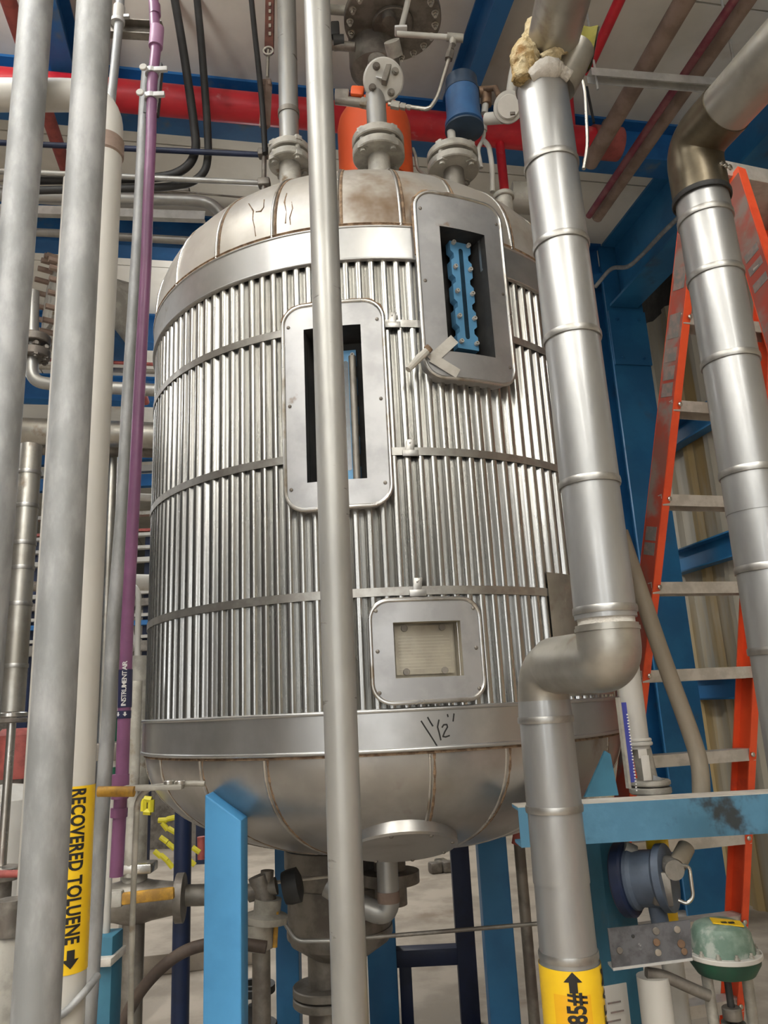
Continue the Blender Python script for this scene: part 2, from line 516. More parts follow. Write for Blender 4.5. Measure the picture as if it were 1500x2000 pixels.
# edge girder on the right and its column
gm = MB().ibeam(B(3.15 + .13, -1.5, 5.145), B(3.15 + .13, 5.42, 5.145), .61, .26, .022, .014)
gir = struct(tag(gm.build('edge_girder', G['column'], ang=20), 'deep blue girder running along the right wall', 'beam'))
cl = thing('steel_column', 'tall blue steel column standing between tank and ladder', 'column', B(3.30, 5.62, 0))
cl['kind'] = 'structure'
MB().ibeam(B(3.30, 5.62, 0), B(3.30, 5.62, 5.45), .36, .34, .022, .014, up=D2).build('shaft', G['column'], cl, ang=20)
MB().box(B(3.30, 5.425, 4.55), (.34, .018, .5), D1, D2).build('splice_plate', G['column'], cl)
for q in (-.1, .1):
    for z in (4.36, 4.72):
        shared('hexbolt', hexbolt, 'bolt', G['column'], cl, B(3.30 + q, 5.414, z), -D2)
cq = [(1163, 560), (1194, 522), (1227, 523), (1257, 495), (1292, 457), (1330, 420)]
o = MB().tube(bend([PX(u, v, 0) if False else P(u, v, y) for (u, v), y in zip(cq, (5.75, 5.55, 5.35, 5.15, 4.85, 4.6))], .08), .017, 12).build('conduit', G['galv'])
tag(o, 'thin bent grey conduit along the blue girder above the column', 'conduit')
# wall girts behind the ladder
for z0, lab in ((3.72, 'upper dark blue girt across the ribbed siding'), (2.66, 'middle blue girt across the ribbed siding behind the ladder'), (1.62, 'lower blue girt across the ribbed siding behind the ladder')):
    o = MB().channel(B(AW - .05, 2.2, z0), B(AW - .05, 5.9, z0), .2, .1, -D1, .012).build('wall_girt', G['column'], ang=20)
    struct(tag(o, lab, 'girt', 'girts on the right wall'))

# ================================================================== the tank
TX, TY = -.045, 3.1
def cyl(ph, z, r):
    return V((TX + r * sin(ph), TY - r * cos(ph), z))
def th(u, v, r=.905):
    h = hit(u, v, TX, TY, r)
    return atan2(h.x - TX, TY - h.y), h.z
D = R_
ZB0, ZB1 = 1.472, 1.591     # lower ring
ZT0, ZT1 = 3.014, 3.142     # upper band
RB = .905
tank = thing('process_tank', 'big insulated tank clad in corrugated aluminium on blue legs', 'tank', (TX, TY, 0))
# sight openings: phi0, phi1, z0, z1 (inner), and outer frame
def phz(u, v, r=.932):
    a, z = th(u, v, r)
    return math.degrees(a), z
def opening(tl, tr, br, bl_, ol, orr, ot, ob):
    q = [phz(*p) for p in (tl, tr, br, bl_)]
    w_ = [phz(*p) for p in (ol, orr, ot, ob)]
    return dict(i=((q[0][0] + q[3][0]) / 2, (q[1][0] + q[2][0]) / 2, (q[2][1] + q[3][1]) / 2, (q[0][1] + q[1][1]) / 2),
                o=(w_[0][0], w_[1][0], w_[3][1], w_[2][1]))
OPEN = {
    'right': opening((857, 426), (945, 443), (966, 697), (876, 688), (820, 560), (988, 560), (905, 388), (905, 741)),
    'left': opening((592, 646), (703, 630), (718, 934), (600, 942), (554, 760), (755, 760), (650, 590), (660, 990)),
    'low': opening((768, 1213), (905, 1213), (905, 1322), (773, 1322), (724, 1260), (944, 1260), (830, 1169), (835, 1370)),
}
_r = OPEN['right']
_r['i'] = _r['i'][:3] + (min(_r['i'][3], 3.134),)
ops = [(D(k['i'][0]), D(k['i'][1]), k['i'][2], k['i'][3]) for k in OPEN.values()]
# corrugated shell, with the openings cut out
NR = 134
SUB = 12
def rj(ph):
    t = (ph * NR / (2 * pi)) % 1.0
    t = min(t, 1 - t) * 12
    k_ = min(int(t + 1e-6), 5)
    f_ = t - k_
    T_ = (1, .98, .90, .54, -.02, -.62, -1)
    return .8890 + .0085 * (T_[k_] * (1 - f_) + T_[k_ + 1] * f_)
cols = [-pi + 2 * pi * k / (NR * SUB) for k in range(NR * SUB + 1)]
zs = sorted({1.56, 3.06, *[q for p in ops for q in p[2:]], 2.05, 2.45})
mb = MB()
vs = [[mb.bm.verts.new(cyl(p, z, rj(p) + (.0 if z < 2.06 else .0))) for p in cols[:-1]] for z in zs]
n = len(cols) - 1
for i in range(len(zs) - 1):
    zm = (zs[i] + zs[i + 1]) / 2
    for k in range(n):
        pm_ = (cols[k] + cols[k + 1]) / 2
        if any(a < pm_ < b and c < zm < d for a, b, c, d in ops):
            continue
        mb.bm.faces.new((vs[i][k], vs[i][(k + 1) % n], vs[i + 1][(k + 1) % n], vs[i + 1][k]))
mb.build('corrugated_jacket', G['corr'], tank, ang=50)

def arcband(r, z0, z1, a0, a1, tk=.004, bead=0, name='band', m=None, par=tank):
    mb = MB()
    n_ = max(6, int((a1 - a0) / D(2.0)))
    pr_ = [(r - tk, z0), (r, z0), (r, z1), (r - tk, z1)]
    if bead:
        e = []
        for k in range(9):
            t = -pi / 2 + pi * k / 8
            e.append((r + bead * cos(t) * .9, z0 + bead + bead * sin(t)))
        f = []
        for k in range(9):
            t = -pi / 2 + pi * k / 8
            f.append((r + bead * cos(t) * .9, z1 - bead + bead * sin(t)))
        pr_ = [(r - tk, z0)] + e + f + [(r - tk, z1)]
    mb.lathe([(rr, zz) for rr, zz in pr_], (TX, TY, 0), (0, 0, 1), n_, a0, a1, x0=(0, -1, 0), close=True)
    return mb.build(name, m, par)
oR = OPEN['right']
# with axis +Z and x0 = -Y, angle grows towards +X : same sign as phi
arcband(RB, ZT0, ZT1, D(-180), D(oR['i'][0]), .012, .004, 'upper_band', G['band'])
arcband(RB, ZT0, ZT1, D(oR['i'][1]), D(180), .012, .004, 'upper_band', G['band'])
ring = arcband(RB, ZB0, ZB1, D(-180), D(180), .02, .006, 'lower_ring', G['band'])
# straps, broken by the frames
def strap(z, segs, clip_ph):
    for k, (a, b) in enumerate(segs):
        s_ = arcband(.9005, z - .0125, z + .0125, D(a), D(b), .002, 0, 'strap', G['strap'])
        for c in clip_ph:
            if a < c < b:
                mb = MB()
                c_ = D(c)
                rad = V((sin(c_), -cos(c_), 0))
                tan = V((cos(c_), sin(c_), 0))
                mb.box(cyl(c_, z + .011, .9035), (.026, .052, .004), tan, (ZU + tan * .12).normalized(), bev=.001)
                mb.box(cyl(c_, z - .008, .9055), (.05, .02, .004), tan, ZU, bev=.001)
                mb.lathe([(.003, 0), (.003, .003), (0, .0035)], cyl(c_, z + .026, .9055), rad, 10)
                mb.build('strap_clip', G['clamp'], s_)
# the first strap is broken by both sight frames
strap(2.785, [(-178, OPEN['left']['o'][0]), (OPEN['left']['o'][1], oR['o'][0]), (oR['o'][1], 178)], [6.5])
strap(2.352, [(-178, OPEN['left']['o'][0]), (OPEN['left']['o'][1], 178)], [8.6])
strap(1.921, [(-178, 178)], [8.4])
# small flat sheet let into the shell at the right edge
mb = MB()
mb.grid([[cyl(D(a), z, .9035) for a in (37.5, 42, 47, 52, 57, 62)] for z in (1.60, 1.985)])
mb.grid([[cyl(D(a), z, .897) for a in (37.5, 42, 47, 52, 57, 62)] for z in (1.60, 1.985)])
mb.build('repair_sheet', G['jackd'], tank)

# framed openings
def rrect(a0, a1, z0, z1, rad, k=7):
    """rounded rectangle as a closed list, counter-clockwise from lower right corner arc"""
    out = []
    for cx, cz, t0 in ((a1 - rad, z0 + rad, -pi / 2), (a1 - rad, z1 - rad, 0), (a0 + rad, z1 - rad, pi / 2), (a0 + rad, z0 + rad, pi)):
        for q in range(k + 1):
            t = t0 + (pi / 2) * q / k
            out.append((cx + rad * cos(t), cz + rad * sin(t)))
    return out
def framed(key, rad, proud, rback, name, label, backm, sidez=.012, rust=None):
    d = OPEN[key]
    R0 = .9
    i0, i1, iz0, iz1 = D(d['i'][0]) * R0, D(d['i'][1]) * R0, d['i'][2], d['i'][3]
    o0, o1, oz0, oz1 = D(d['o'][0]) * R0, D(d['o'][1]) * R0, d['o'][2], d['o'][3]
    rf = R0 + proud
    def C(s_, z, r):
        return cyl(s_ / R0, z, r)
    k = 7
    outer = rrect(o0, o1, oz0, oz1, rad, k)
    cn = [(i1, iz0), (i1, iz1), (i0, iz1), (i0, iz0)]
    inner = [cn[j // (k + 1)] for j in range(4 * (k + 1))]
    mb = MB()
    n_ = len(outer)
    # subdivide across the long sides
    O, I = [], []
    for j in range(n_):
        O.append(outer[j]); I.append(inner[j])
        if (j + 1) % (k + 1) == 0:
            a, b = outer[j], outer[(j + 1) % n_]
            c, e = inner[j], inner[(j + 1) % n_]
            for q in range(1, 6):
                f = q / 6
                O.append((a[0] + (b[0] - a[0]) * f, a[1] + (b[1] - a[1]) * f))
                I.append((c[0] + (e[0] - c[0]) * f, c[1] + (e[1] - c[1]) * f))
    n_ = len(O)
    vo = [mb.bm.verts.new(C(p, z, rf)) for p, z in O]
    vi = [mb.bm.verts.new(C(p, z, rf)) for p, z in I]
    vb = [mb.bm.verts.new(C(p, z, .885 if z < 3.05 else .80)) for p, z in O]
    for j in range(n_):
        q = (j + 1) % n_
        mb.bm.faces.new((vo[j], vo[q], vi[q], vi[j]))
        mb.bm.faces.new((vo[j], vo[q], vb[q], vb[j]))
    bmesh.ops.remove_doubles(mb.bm, verts=mb.bm.verts, dist=1e-5)
    fr = mb.build(name, G['framem'], tank, ang=30)
    fr['label'] = label
    # rolled bead round the rim
    mb = MB()
    pts = [C(p, z, rf - .001) for p, z in O]
    m_ = len(pts)
    rings = []
    for j in range(m_):
        t = (pts[(j + 1) % m_] - pts[j - 1]).normalized()
        nrm = V((sin(O[j][0] / R0), -cos(O[j][0] / R0), 0))
        x_ = t.cross(nrm).normalized()
        rings.append([mb.bm.verts.new(pts[j] + (x_ * cos(w) + nrm * sin(w)) * .0065) for w in [2 * pi * h / 10 for h in range(10)]])
    for j in range(m_):
        a, b = rings[j], rings[(j + 1) % m_]
        for h in range(10):
            mb.bm.faces.new((a[h], a[(h + 1) % 10], b[(h + 1) % 10], b[h]))
    mb.build('rolled_rim', G['bead'], fr)
    # recess walls and back
    mb = MB()
    ss = [i0 + (i1 - i0) * q / 6 for q in range(7)]
    for z in (iz0, iz1):
        mb.grid([[C(s_, z, rf - .0005) for s_ in ss], [C(s_, z, rback) for s_ in ss]])
    for s_ in (i0, i1):
        mb.grid([[C(s_, iz0, rf - .0005), C(s_, iz1, rf - .0005)], [C(s_, iz0, rback), C(s_, iz1, rback)]])
    mb.grid([[C(s_, iz0, rback) for s_ in ss], [C(s_, iz1, rback) for s_ in ss]])
    rc = mb.build('recess', backm, fr)
    # rivets
    rv = []
    for f in (.1, .5, .9):
        rv += [(o0 + .018, oz0 + (oz1 - oz0) * f), (o1 - .018, oz0 + (oz1 - oz0) * f)]
    for s_, z in rv:
        shared('rivet', rivet, 'rivet', G['dull'], fr, C(s_, z, rf), C(s_, z, 2) - C(s_, z, 1), scale=1.3)
    # sealant smeared over the top of the rim
    if rust:
        mb = MB()
        pts_, rr_ = [], []
        for p, z in O:
            if z > rust:
                pts_.append(C(p + (.004 if p > (o0 + o1) / 2 else -.004), z + .005, rf - .006)); rr_.append(random.uniform(.004, .010))
        # the list starts at the lower right: it runs up the right side, over the top and down the left
        mb.tube(pts_, rr_, 8)
        mb.build('sealant', G['rustbead'], fr)
    return fr, C, rf
frR, CR, rfR = framed('right', .062, .034, .80, 'sight_frame', 'upper sight glass frame', G['dark'], rust=2.95)
frL, CL, rfL = framed('left', .062, .030, .80, 'sight_frame', 'lower sight glass frame', G['dark'], rust=2.80)
frN, CN, rfN = framed('low', .055, .022, .862, 'nameplate_frame', 'square frame round the nameplate', G['plate'])
# level gauges behind the sight frames
def gauge(fr, c_deg, z0, z1, w, r):
    c_ = D(c_deg)
    rad = V((sin(c_), -cos(c_), 0))
    tan = V((cos(c_), sin(c_), 0))
    h = z1 - z0
    hw = w / 2
    rows = [z0 + h * (q + .06) / 5 * 1.0 for q in range(0, 5)]
    rows = [z0 + .022 + (h - .044) * q / 4 for q in range(5)]
    # outline notched between the bolt rows
    side = []
    for q, z in enumerate(rows):
        side += [(hw, max(z - .027, z0)), (hw, min(z + .027, z1))]
        if q < 4:
            side += [(hw - .012, z + .038), (hw - .012, rows[q + 1] - .038)]
    poly = side + [(-x_, z_) for x_, z_ in side[::-1]]
    g = MB().prism(poly, cyl(c_, 0, r - .03), tan, ZU, .03, rad).build('level_gauge', G['gauge'], fr, ang=15)
    g['label'] = 'blue level gauge'
    pl = [(.008 * cos(t), z1 - .045 + .008 * sin(t)) for t in [pi * q / 8 for q in range(9)]] + [(.008 * cos(t), z0 + .045 + .008 * sin(t)) for t in [pi + pi * q / 8 for q in range(9)]]
    MB().prism(pl, cyl(c_, 0, r - .01), tan, ZU, .0108, rad).build('sight_glass', G['glass'], fr)
    for z in rows:
        for sx in (-1, 1):
            shared('capscrew', capscrew, 'bolt', G['sign'], fr, cyl(c_, z, r + .002) + tan * sx * (hw - .011), rad, scale=1.3)
ph0, z0_ = th(899, 468, .865)
ph1, z1_ = th(914, 682, .865)
gauge(frR, math.degrees((ph0 + ph1) / 2), z1_, z0_, .080, .865)
gauge(frL, phz(676, 780, .845)[0], 2.285, 2.735, .070, .82)
# gauge tube seen in the left opening
MB().tube([cyl(D(phz(692, 800, .845)[0]), 2.272, .845), cyl(D(phz(692, 800, .845)[0]), 2.70, .845)], .012, 16).build('gauge_tube', G['dull'], frL)
# torn tape stuck over the lower left corner of the upper frame
def tapestrip(a, b, w, r, m, name, tk=.0015):
    a, b = hit(*a, TX, TY, r), hit(*b, TX, TY, r)
    d_ = (b - a).normalized()
    n_ = V(((a.x + b.x) / 2 - TX, (a.y + b.y) / 2 - TY, 0)).normalized()
    s_ = d_.cross(n_).normalized()
    t_ = MB().box((a + b) / 2, ((b - a).length, w, tk), d_, s_).build(name, m, frR)
    return t_
tapestrip((888, 662), (842, 704), .034, .938, G['tape'], 'tape_strip')
tapestrip((843, 698), (895, 730), .034, .9395, G['tape'], 'tape_strip')
a_, b_ = hit(836, 683, TX, TY, .955), hit(797, 722, TX, TY, .975)
MB().tube([a_, (a_ * .6 + b_ * .4) + V((0, -.004, 0)), b_], [.011, .013, .010], 10).build('tape_curl', G['tape'], frR)
MB().tube([a_ + V((.006, -.004, .006)), a_ + V((-.004, -.002, -.003))], [.013, .014], 10).build('tape_edge', G['rustbead'], frR)
# nameplate
def plate():
    mb = MB()
    a0, a1 = D(OPEN['low']['i'][0] + .4), D(OPEN['low']['i'][1] - .5)
    ss = [a0 + (a1 - a0) * q / 6 for q in range(7)]
    mb.grid([[cyl(s_, z, .872) for s_ in ss] for z in (1.682, 1.822)])
    p = mb.build('nameplate', G['plate'], frN)
    return p
np_ = plate()
mb = MB()
random.seed(3)
for k in range(11):
    z = 1.790 - k * .0092
    a0, a1 = D(OPEN['low']['i'][0] + 1), D(OPEN['low']['i'][1] - (1.2 if k % 3 else 2.4))
    ss = [a0 + (a1 - a0) * q / 6 for q in range(7)]
    mb.grid([[cyl(s_, z, .8728) for s_ in ss], [cyl(s_, z + .0014, .8728) for s_ in ss]])
mb.build('engraved_rules', G['plate2'], frN, flat=True)
for a in (OPEN['low']['i'][0] + 2.3, OPEN['low']['i'][1] - 2.6):
    for z in (1.815, 1.690):
        MB().disc(cyl(D(a), z, .872), (sin(D(a)), -cos(D(a)), 0), .010, .006, 14, .001).build('clamp_lug', G['dull'], frN)
# marker writing on the lower ring: 1 1/2"
def stroke(mb, pts, w, r=RB + .0011):
    q = []
    for (u, v) in pts:
        h = hit(u, v, TX, TY, r)
        q.append((atan2(h.x - TX, TY - h.y), h.z))
    for (a, za), (b, zb) in zip(q, q[1:]):
        dx, dz = (b - a) * r, zb - za
        l = sqrt(dx * dx + dz * dz) + 1e-9
        nx, nz = -dz / l * w / 2 / r, dx / l * w / 2
        ex, ez = dx / l * w * .2 / r, dz / l * w * .2
        mb.quad(cyl(a - ex + nx, za - ez + nz, r), cyl(b + ex + nx, zb + ez + nz, r), cyl(b + ex - nx, zb + ez - nz, r), cyl(a - ex - nx, za - ez - nz, r))
mb = MB()
def zz(x_, y_):
    return (600 + x_ / 3, 1050 + y_ / 3)
for pts in ([(668, 1075), (690, 1110), (715, 1148), (740, 1187), (760, 1220)], [(706, 1053), (722, 1082), (736, 1104)], [(772, 1068), (764, 1110), (775, 1150), (783, 1186)],
            [(790, 1112), (800, 1097), (818, 1095), (822, 1110), (805, 1140), (795, 1166), (812, 1168), (834, 1160)], [(822, 1036), (825, 1050)], [(860, 1032), (855, 1076)]):
    stroke(mb, [zz(*p) for p in pts], .0042)
wr_ = mb.build('marker_writing', G['ink'], ring, flat=True)
wr_['label'] = 'handwritten one and a half inch mark'

# ------------------------------------------------------------------ heads
def dome_prof(c, e, zc, sgn, n_=26, r1=RB):
    out = []
    for k in range(n_ + 1):
        t = pi / 2 * k / n_
        out.append((r1 * max(cos(t), 0)**(2 / e), zc + sgn * c * sin(t)**(2 / e)))
    return out
top_p = [(RB - .002, ZT1 - .006)] + dome_prof(.505, 2.5, ZT1, 1, r1=RB - .002)
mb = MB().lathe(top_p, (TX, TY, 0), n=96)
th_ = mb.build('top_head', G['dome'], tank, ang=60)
SEAM = [D(a) for a in range(-164, 180, 15)]
def dpt(prof, t):
    """point (r, z) at fraction t along a profile"""
    L_ = [0]
    for a, b in zip(prof, prof[1:]):
        L_.append(L_[-1] + sqrt((a[0] - b[0])**2 + (a[1] - b[1])**2))
    d = t * L_[-1]
    for k in range(1, len(L_)):
        if L_[k] >= d:
            f = (d - L_[k - 1]) / max(L_[k] - L_[k - 1], 1e-9)
            a, b = prof[k - 1], prof[k]
            return a[0] + (b[0] - a[0]) * f, a[1] + (b[1] - a[1]) * f
    return prof[-1]
def gore_seam(prof, ph, t0, t1, w, tk, name, m, par, n_=18):
    """raised lap running up a head"""
    mb = MB()
    rows = []
    for k in range(n_ + 1):
        r, z = dpt(prof, t0 + (t1 - t0) * k / n_)
        r2, z2 = dpt(prof, min(1, t0 + (t1 - t0) * k / n_ + .01))
        nr, nz = (z2 - z), -(r2 - r)
        l = sqrt(nr * nr + nz * nz) + 1e-9
        nr, nz = nr / l, nz / l
        if nr < 0:
            nr, nz = -nr, -nz
        row = []
        for h in range(9):
            w_ = pi * h / 8
            off = -cos(w_) * w / 2
            up_ = sin(w_) * tk - .0015
            rr = r + nr * up_
            p = cyl(ph, z + nz * up_, rr) + V((cos(ph), sin(ph), 0)) * off
            row.append(p)
        rows.append(row)
    mb.grid(rows)
    return mb.build(name, m, par)
dp = dome_prof(.505, 2.5, ZT1, 1, r1=RB - .002, n_=40)
# a few seams are crooked strips of dark sealant, the others clean standing laps
for k, a in enumerate([-97, -82, -66, -49, -33.5, -18.5, -3.8, 9.5, 22, 37, 52, 67, 82]):
    gore_seam(dp, D(a), 0.0, .8, .012, .007, 'head_seam', G['bead'], th_)
    if k in (4, 5, 6, 7, 8, 9, 10):
        gore_seam(dp, D(a + .75), 0.0, .72, .011, .0045, 'seam_sealant', G['rustbead'], th_)
arcband(RB + .001, ZT1 - .004, ZT1 + .010, D(-180), D(oR['i'][0] - 3), .006, .0025, 'head_edge', G['rustbead'], th_)
arcband(RB + .001, ZT1 - .004, ZT1 + .010, D(oR['i'][1] + 3), D(180), .006, .0025, 'head_edge', G['rustbead'], th_)
# meandering dark sealant cracks on the left gores
mb = MB()
def crack(pts, r=.003):
    q = []
    for u, v in pts:
        # nearest point of the head along the view ray
        d = ray(u, v)
        best = None
        for k in range(400):
            t = (1.8 + k * .004) / d.y
            p = CAM + d * t
            rr = sqrt((p.x - TX)**2 + (p.y - TY)**2)
            if p.z < ZT1:
                continue
            val = (rr / (RB - .002))**2.5 + ((p.z - ZT1) / .505)**2.5
            if val <= 1.0:
                best = p
                break
        if best is not None:
            q.append(best)
    if len(q) > 1:
        mb.tube(q, [random.uniform(r * .6, r * 1.3) for _ in q], 8)
crack([(486, 398), (495, 412), (494, 428), (498, 445), (500, 462)])
crack([(516, 390), (515, 405), (510, 413), (500, 414)])
crack([(560, 378), (556, 395), (560, 415), (558, 437)])
crack([(570, 395), (572, 408), (566, 425), (568, 440)])
mb.build('sealant_runs', G['rustbead'], th_)
# bottom head
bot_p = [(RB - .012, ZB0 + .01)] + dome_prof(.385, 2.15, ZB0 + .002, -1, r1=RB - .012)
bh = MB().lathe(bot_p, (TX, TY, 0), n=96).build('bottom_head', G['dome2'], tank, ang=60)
bp_ = dome_prof(.385, 2.15, ZB0 + .002, -1, r1=RB - .012, n_=40)
for a in (-84, -69, -54, -38, -22, -7, 9, 24, 40, 56, 72, 88):
    gore_seam(bp_, D(a), .01, .9, .010, .005, 'head_seam', G['bead'], bh)
    gore_seam(bp_, D(a + .8), .01, .88, .010, .003, 'seam_sealant', G['rustbead'], bh)
arcband(RB - .008, ZB0 - .008, ZB0 + .004, D(-180), D(180), .006, .002, 'head_edge', G['rustbead'], bh)
# round flat cover low on the bottom head
def ell(th0):
    return (RB - .012) * cos(th0)**(2 / 2.15), ZB0 + .002 - .385 * sin(th0)**(2 / 2.15)
best = None
for k in range(10, 85):
    r, z = ell(D(k))
    p = cyl(D(4.4), z, r)
    e = abs(proj(p)[1] - 1648)
    if best is None or e < best[0]:
        best = (e, k, p)
kk = D(best[1])
r_, z_ = ell(kk); r2, z2 = ell(kk + .02)
nv = V((-(z2 - z_), 0, (r2 - r_)))  # (radial, -, z)
nrm = V((sin(D(4.4)) * abs(nv.x), -cos(D(4.4)) * abs(nv.x), -abs(nv.z))).normalized()
hc = thing('hand_hole', '', '', best[2]) if False else None
hh = MB().disc(best[2] - nrm * .03, nrm, .168, .045, 40, .006).build('hand_hole_cover', G['dome2'], tank)
for k in range(8):
    x_, y_ = frame_for(nrm)
    t = 2 * pi * k / 8 + .2
    shared('rivet', rivet, 'rivet', G['dull'], hh, best[2] + nrm * .015 + (x_ * cos(t) + y_ * sin(t)) * .152, nrm, scale=1.5)
# drain neck under the bottom head
MB().lathe([(.06, 1.2), (.06, 1.0), (.11, .995), (.11, .955), (.06, .95), (.06, .88)], (TX, TY, 0), n=32).build('drain_neck', G['dull'], tank)

# legs
def leg(u, v, Y, w, ztop, dpth, m, slope=0):
    p = P(u, v, Y)
    t = MB()
    hw = w / 2
    poly = [(-hw, 0), (hw, 0), (hw, ztop - slope), (-hw, ztop)]
    t.prism(poly, (p.x, Y, 0), (1, 0, 0), ZU, dpth, (0, 1, 0), bev=.004)
    MB_ = t.build('leg', m, tank, ang=20)
    MB().box((p.x, Y + dpth / 2, .008), (w + .1, dpth + .1, .016), bev=.002).build('foot_plate', m, MB_)
    return p
leg(435, 1700, 2.30, .104, P(402, 1552, 2.30).z, .10, G['leg'], slope=.075)
leg(973, 1800, 3.55, .125, 1.30, .12, G['column'])
leg(560, 1800, 3.65, .10, 1.32, .10, G['column'])
# ================================================================== foreground pipes
def ppipe(name, label, cat, pts, Y, w, m, rad=.12, group=None, n=28, at=None, **k):
    """pipe through pixel points at given depth(s); w = width in px at the point 'at'"""
    Ys = Y if isinstance(Y, (list, tuple)) else [Y] * len(pts)
    q = [P(u, v, y) for (u, v), y in zip(pts, Ys)]
    if pts[0][0] <= -40:                       # runs on past the left edge of the view
        q[0] = q[0] + (q[0] - q[1]).normalized() * 2.6
    if pts[0][1] < 0 and q[0].z < ZC:           # hangs from the ceiling
        q[0] = q[0] + (q[0] - q[1]) * ((ZC - q[0].z) / (q[0].z - q[1].z))
    if pts[-1][0] in (330, 340, 385) and Ys[-1] > 4.1:   # runs on behind the tank
        q[-1] = q[-1] + (q[-1] - q[-2]).normalized() * 1.6
    i = len(pts) // 2 if at is None else at
    r = wr(pts[i][0], pts[i][1], Ys[i], w)
    o = MB().tube(bend(q, rad) if len(q) > 2 else q, r, n).build(name, m)
    tag(o, label, cat, group)
    return o, q, r
def upright(u, v, Y, w, z0, z1):
    """a true vertical through a pixel: foot, head, radius"""
    p = P(u, v, Y)
    return V((p.x, p.y, z0)), V((p.x, p.y, z1)), wr(u, v, Y, w)
def up_pipe(name, label, cat, u, v, Y, w, m, z0=0., z1=ZC, group=None):
    a, b, r = upright(u, v, Y, w, z0, z1)
    o = MB().tube([a, b], r, 32).build(name, m)
    tag(o, label, cat, group)
    return o, a, b, r
GP = 'upright pipes in the foreground'
up_pipe('steel_pipe', 'grey steel pipe standing in front of the tank, straight down the middle', 'pipe', 665, 1400, 1.62, 66, G['steel'], group=GP)
up_pipe('galvanised_pipe', 'leftmost thick galvanised pipe, cut by the left edge of the photo', 'pipe', 31, 500, 1.62, 66, G['galv'], group=GP)
o2, a2, b2, r2_ = up_pipe('galvanised_pipe', 'second thick galvanised pipe from the left, in front of the white labelled pipe', 'pipe', 105, 1377, 1.42, 83, G['galv'], group=GP)
# white toluene pipe with its elbow at the top
wp = thing('white_pipe', 'off-white pipe with a long yellow flow label, behind the second galvanised pipe', 'pipe', (*P(152, 1400, 1.72).xy, 0), GP)
pw = P(152, 1400, 1.72)
rw = wr(152, 1400, 1.72, 74)
zt = P(190, 187, 1.72).z
pl_ = PZ(-90, 186, zt)
pl_ = pl_ + (pl_ - V((pw.x, pw.y, zt))).normalized() * 2.6
MB().tube(bend([(pw.x, pw.y, 0), (pw.x, pw.y, zt), (pl_.x, pl_.y, zt)], .12, 10), rw, 32).build('pipe_run', G['white'], wp)
MB().tube([(pw.x, pw.y, zt - .20), (pw.x, pw.y, zt - .195), (pw.x, pw.y, zt - .15), (pw.x, pw.y, zt - .145)], [rw, rw + .004, rw + .004, rw], 32).build('weld_collar', G['brownp'], wp)
def wrap(px, py, r, z0, z1, a0, a1, name, m, par, n_=24):
    """sheet wrapped on an upright pipe between two bearings (0 = towards -Y, + = towards +X)"""
    mb = MB()
    rows = [[V((px + r * sin(D(a0 + (a1 - a0) * k / n_)), py - r * cos(D(a0 + (a1 - a0) * k / n_)), z)) for k in range(n_ + 1)] for z in (z0, z1)]
    mb.grid(rows)
    return mb.build(name, m, par)
zl1, zl0 = P(152, 1533, 1.72).z, P(145, 1893, 1.72).z
lab = wrap(pw.x, pw.y, rw + .0012, zl0, zl1, -70, 125, 'flow_label', G['yellow'], wp)
bear = math.degrees(atan2(pw.x, pw.y))
def tdown(px, py, r, zc, bearing):
    """reads downwards; letter tops point right"""
    return lambda x_, y_: V((px + r * sin(D(bearing) + y_ / r), py - r * cos(D(bearing) + y_ / r), zc - x_))
def tup(px, py, r, zc, bearing):
    return lambda x_, y_: V((px + r * sin(D(bearing) - y_ / r), py - r * cos(D(bearing) - y_ / r), zc + x_))
B_L = 34
def squeeze(fn, k):
    return lambda x_, y_: fn(x_ * k, y_)
text('RECOVERED TOLUENE', .040, squeeze(tdown(pw.x, pw.y, rw + .002, zl1 - .004, B_L), .69), 'label_lettering', G['ink'], lab, bold=.032, spacing=1.06)
def arrow(fn, name, par, s=1., m=None):
    mb = MB()
    poly = [(0, .008), (.018, .008), (.018, .018), (.036, 0), (.018, -.018), (.018, -.008), (0, -.008)]
    poly = [(p * s, q * s) for p, q in poly]
    cut = []
    for (a, b), (c, d) in zip(poly, poly[1:] + poly[:1]):
        for k in range(4):
            cut.append((a + (c - a) * k / 4, b + (d - b) * k / 4))
    mb.bm.faces.new([mb.bm.verts.new(V((p, q, 0))) for p, q in cut])
    bmesh.ops.triangulate(mb.bm, faces=mb.bm.faces)
    for _ in range(3):
        es = [e for e in mb.bm.edges if e.calc_length() > .005 * s]
        if es:
            bmesh.ops.subdivide_edges(mb.bm, edges=es, cuts=1)
            bmesh.ops.triangulate(mb.bm, faces=mb.bm.faces)
    for v in mb.bm.verts:
        v.co = fn(v.co.x, v.co.y)
    return mb.build(name, m or G['ink'], par, flat=True)
for bb in (B_L, -72):
    arrow(tdown(pw.x, pw.y, rw + .002, P(160, 1845, 1.72).z, bb), 'flow_arrow', lab, .95)
mb = MB()
for k in range(34):
    if k % 9 in (3, 8):
        continue
    z = zl1 - .03 - k * .0085
    f = tdown(pw.x, pw.y, rw + .002, z, -14)
    mb.quad(f(0, 0), f(.0055, 0), f(.0055, .0022), f(0, .0022))
mb.build('fine_print', G['inkg'], lab, flat=True)
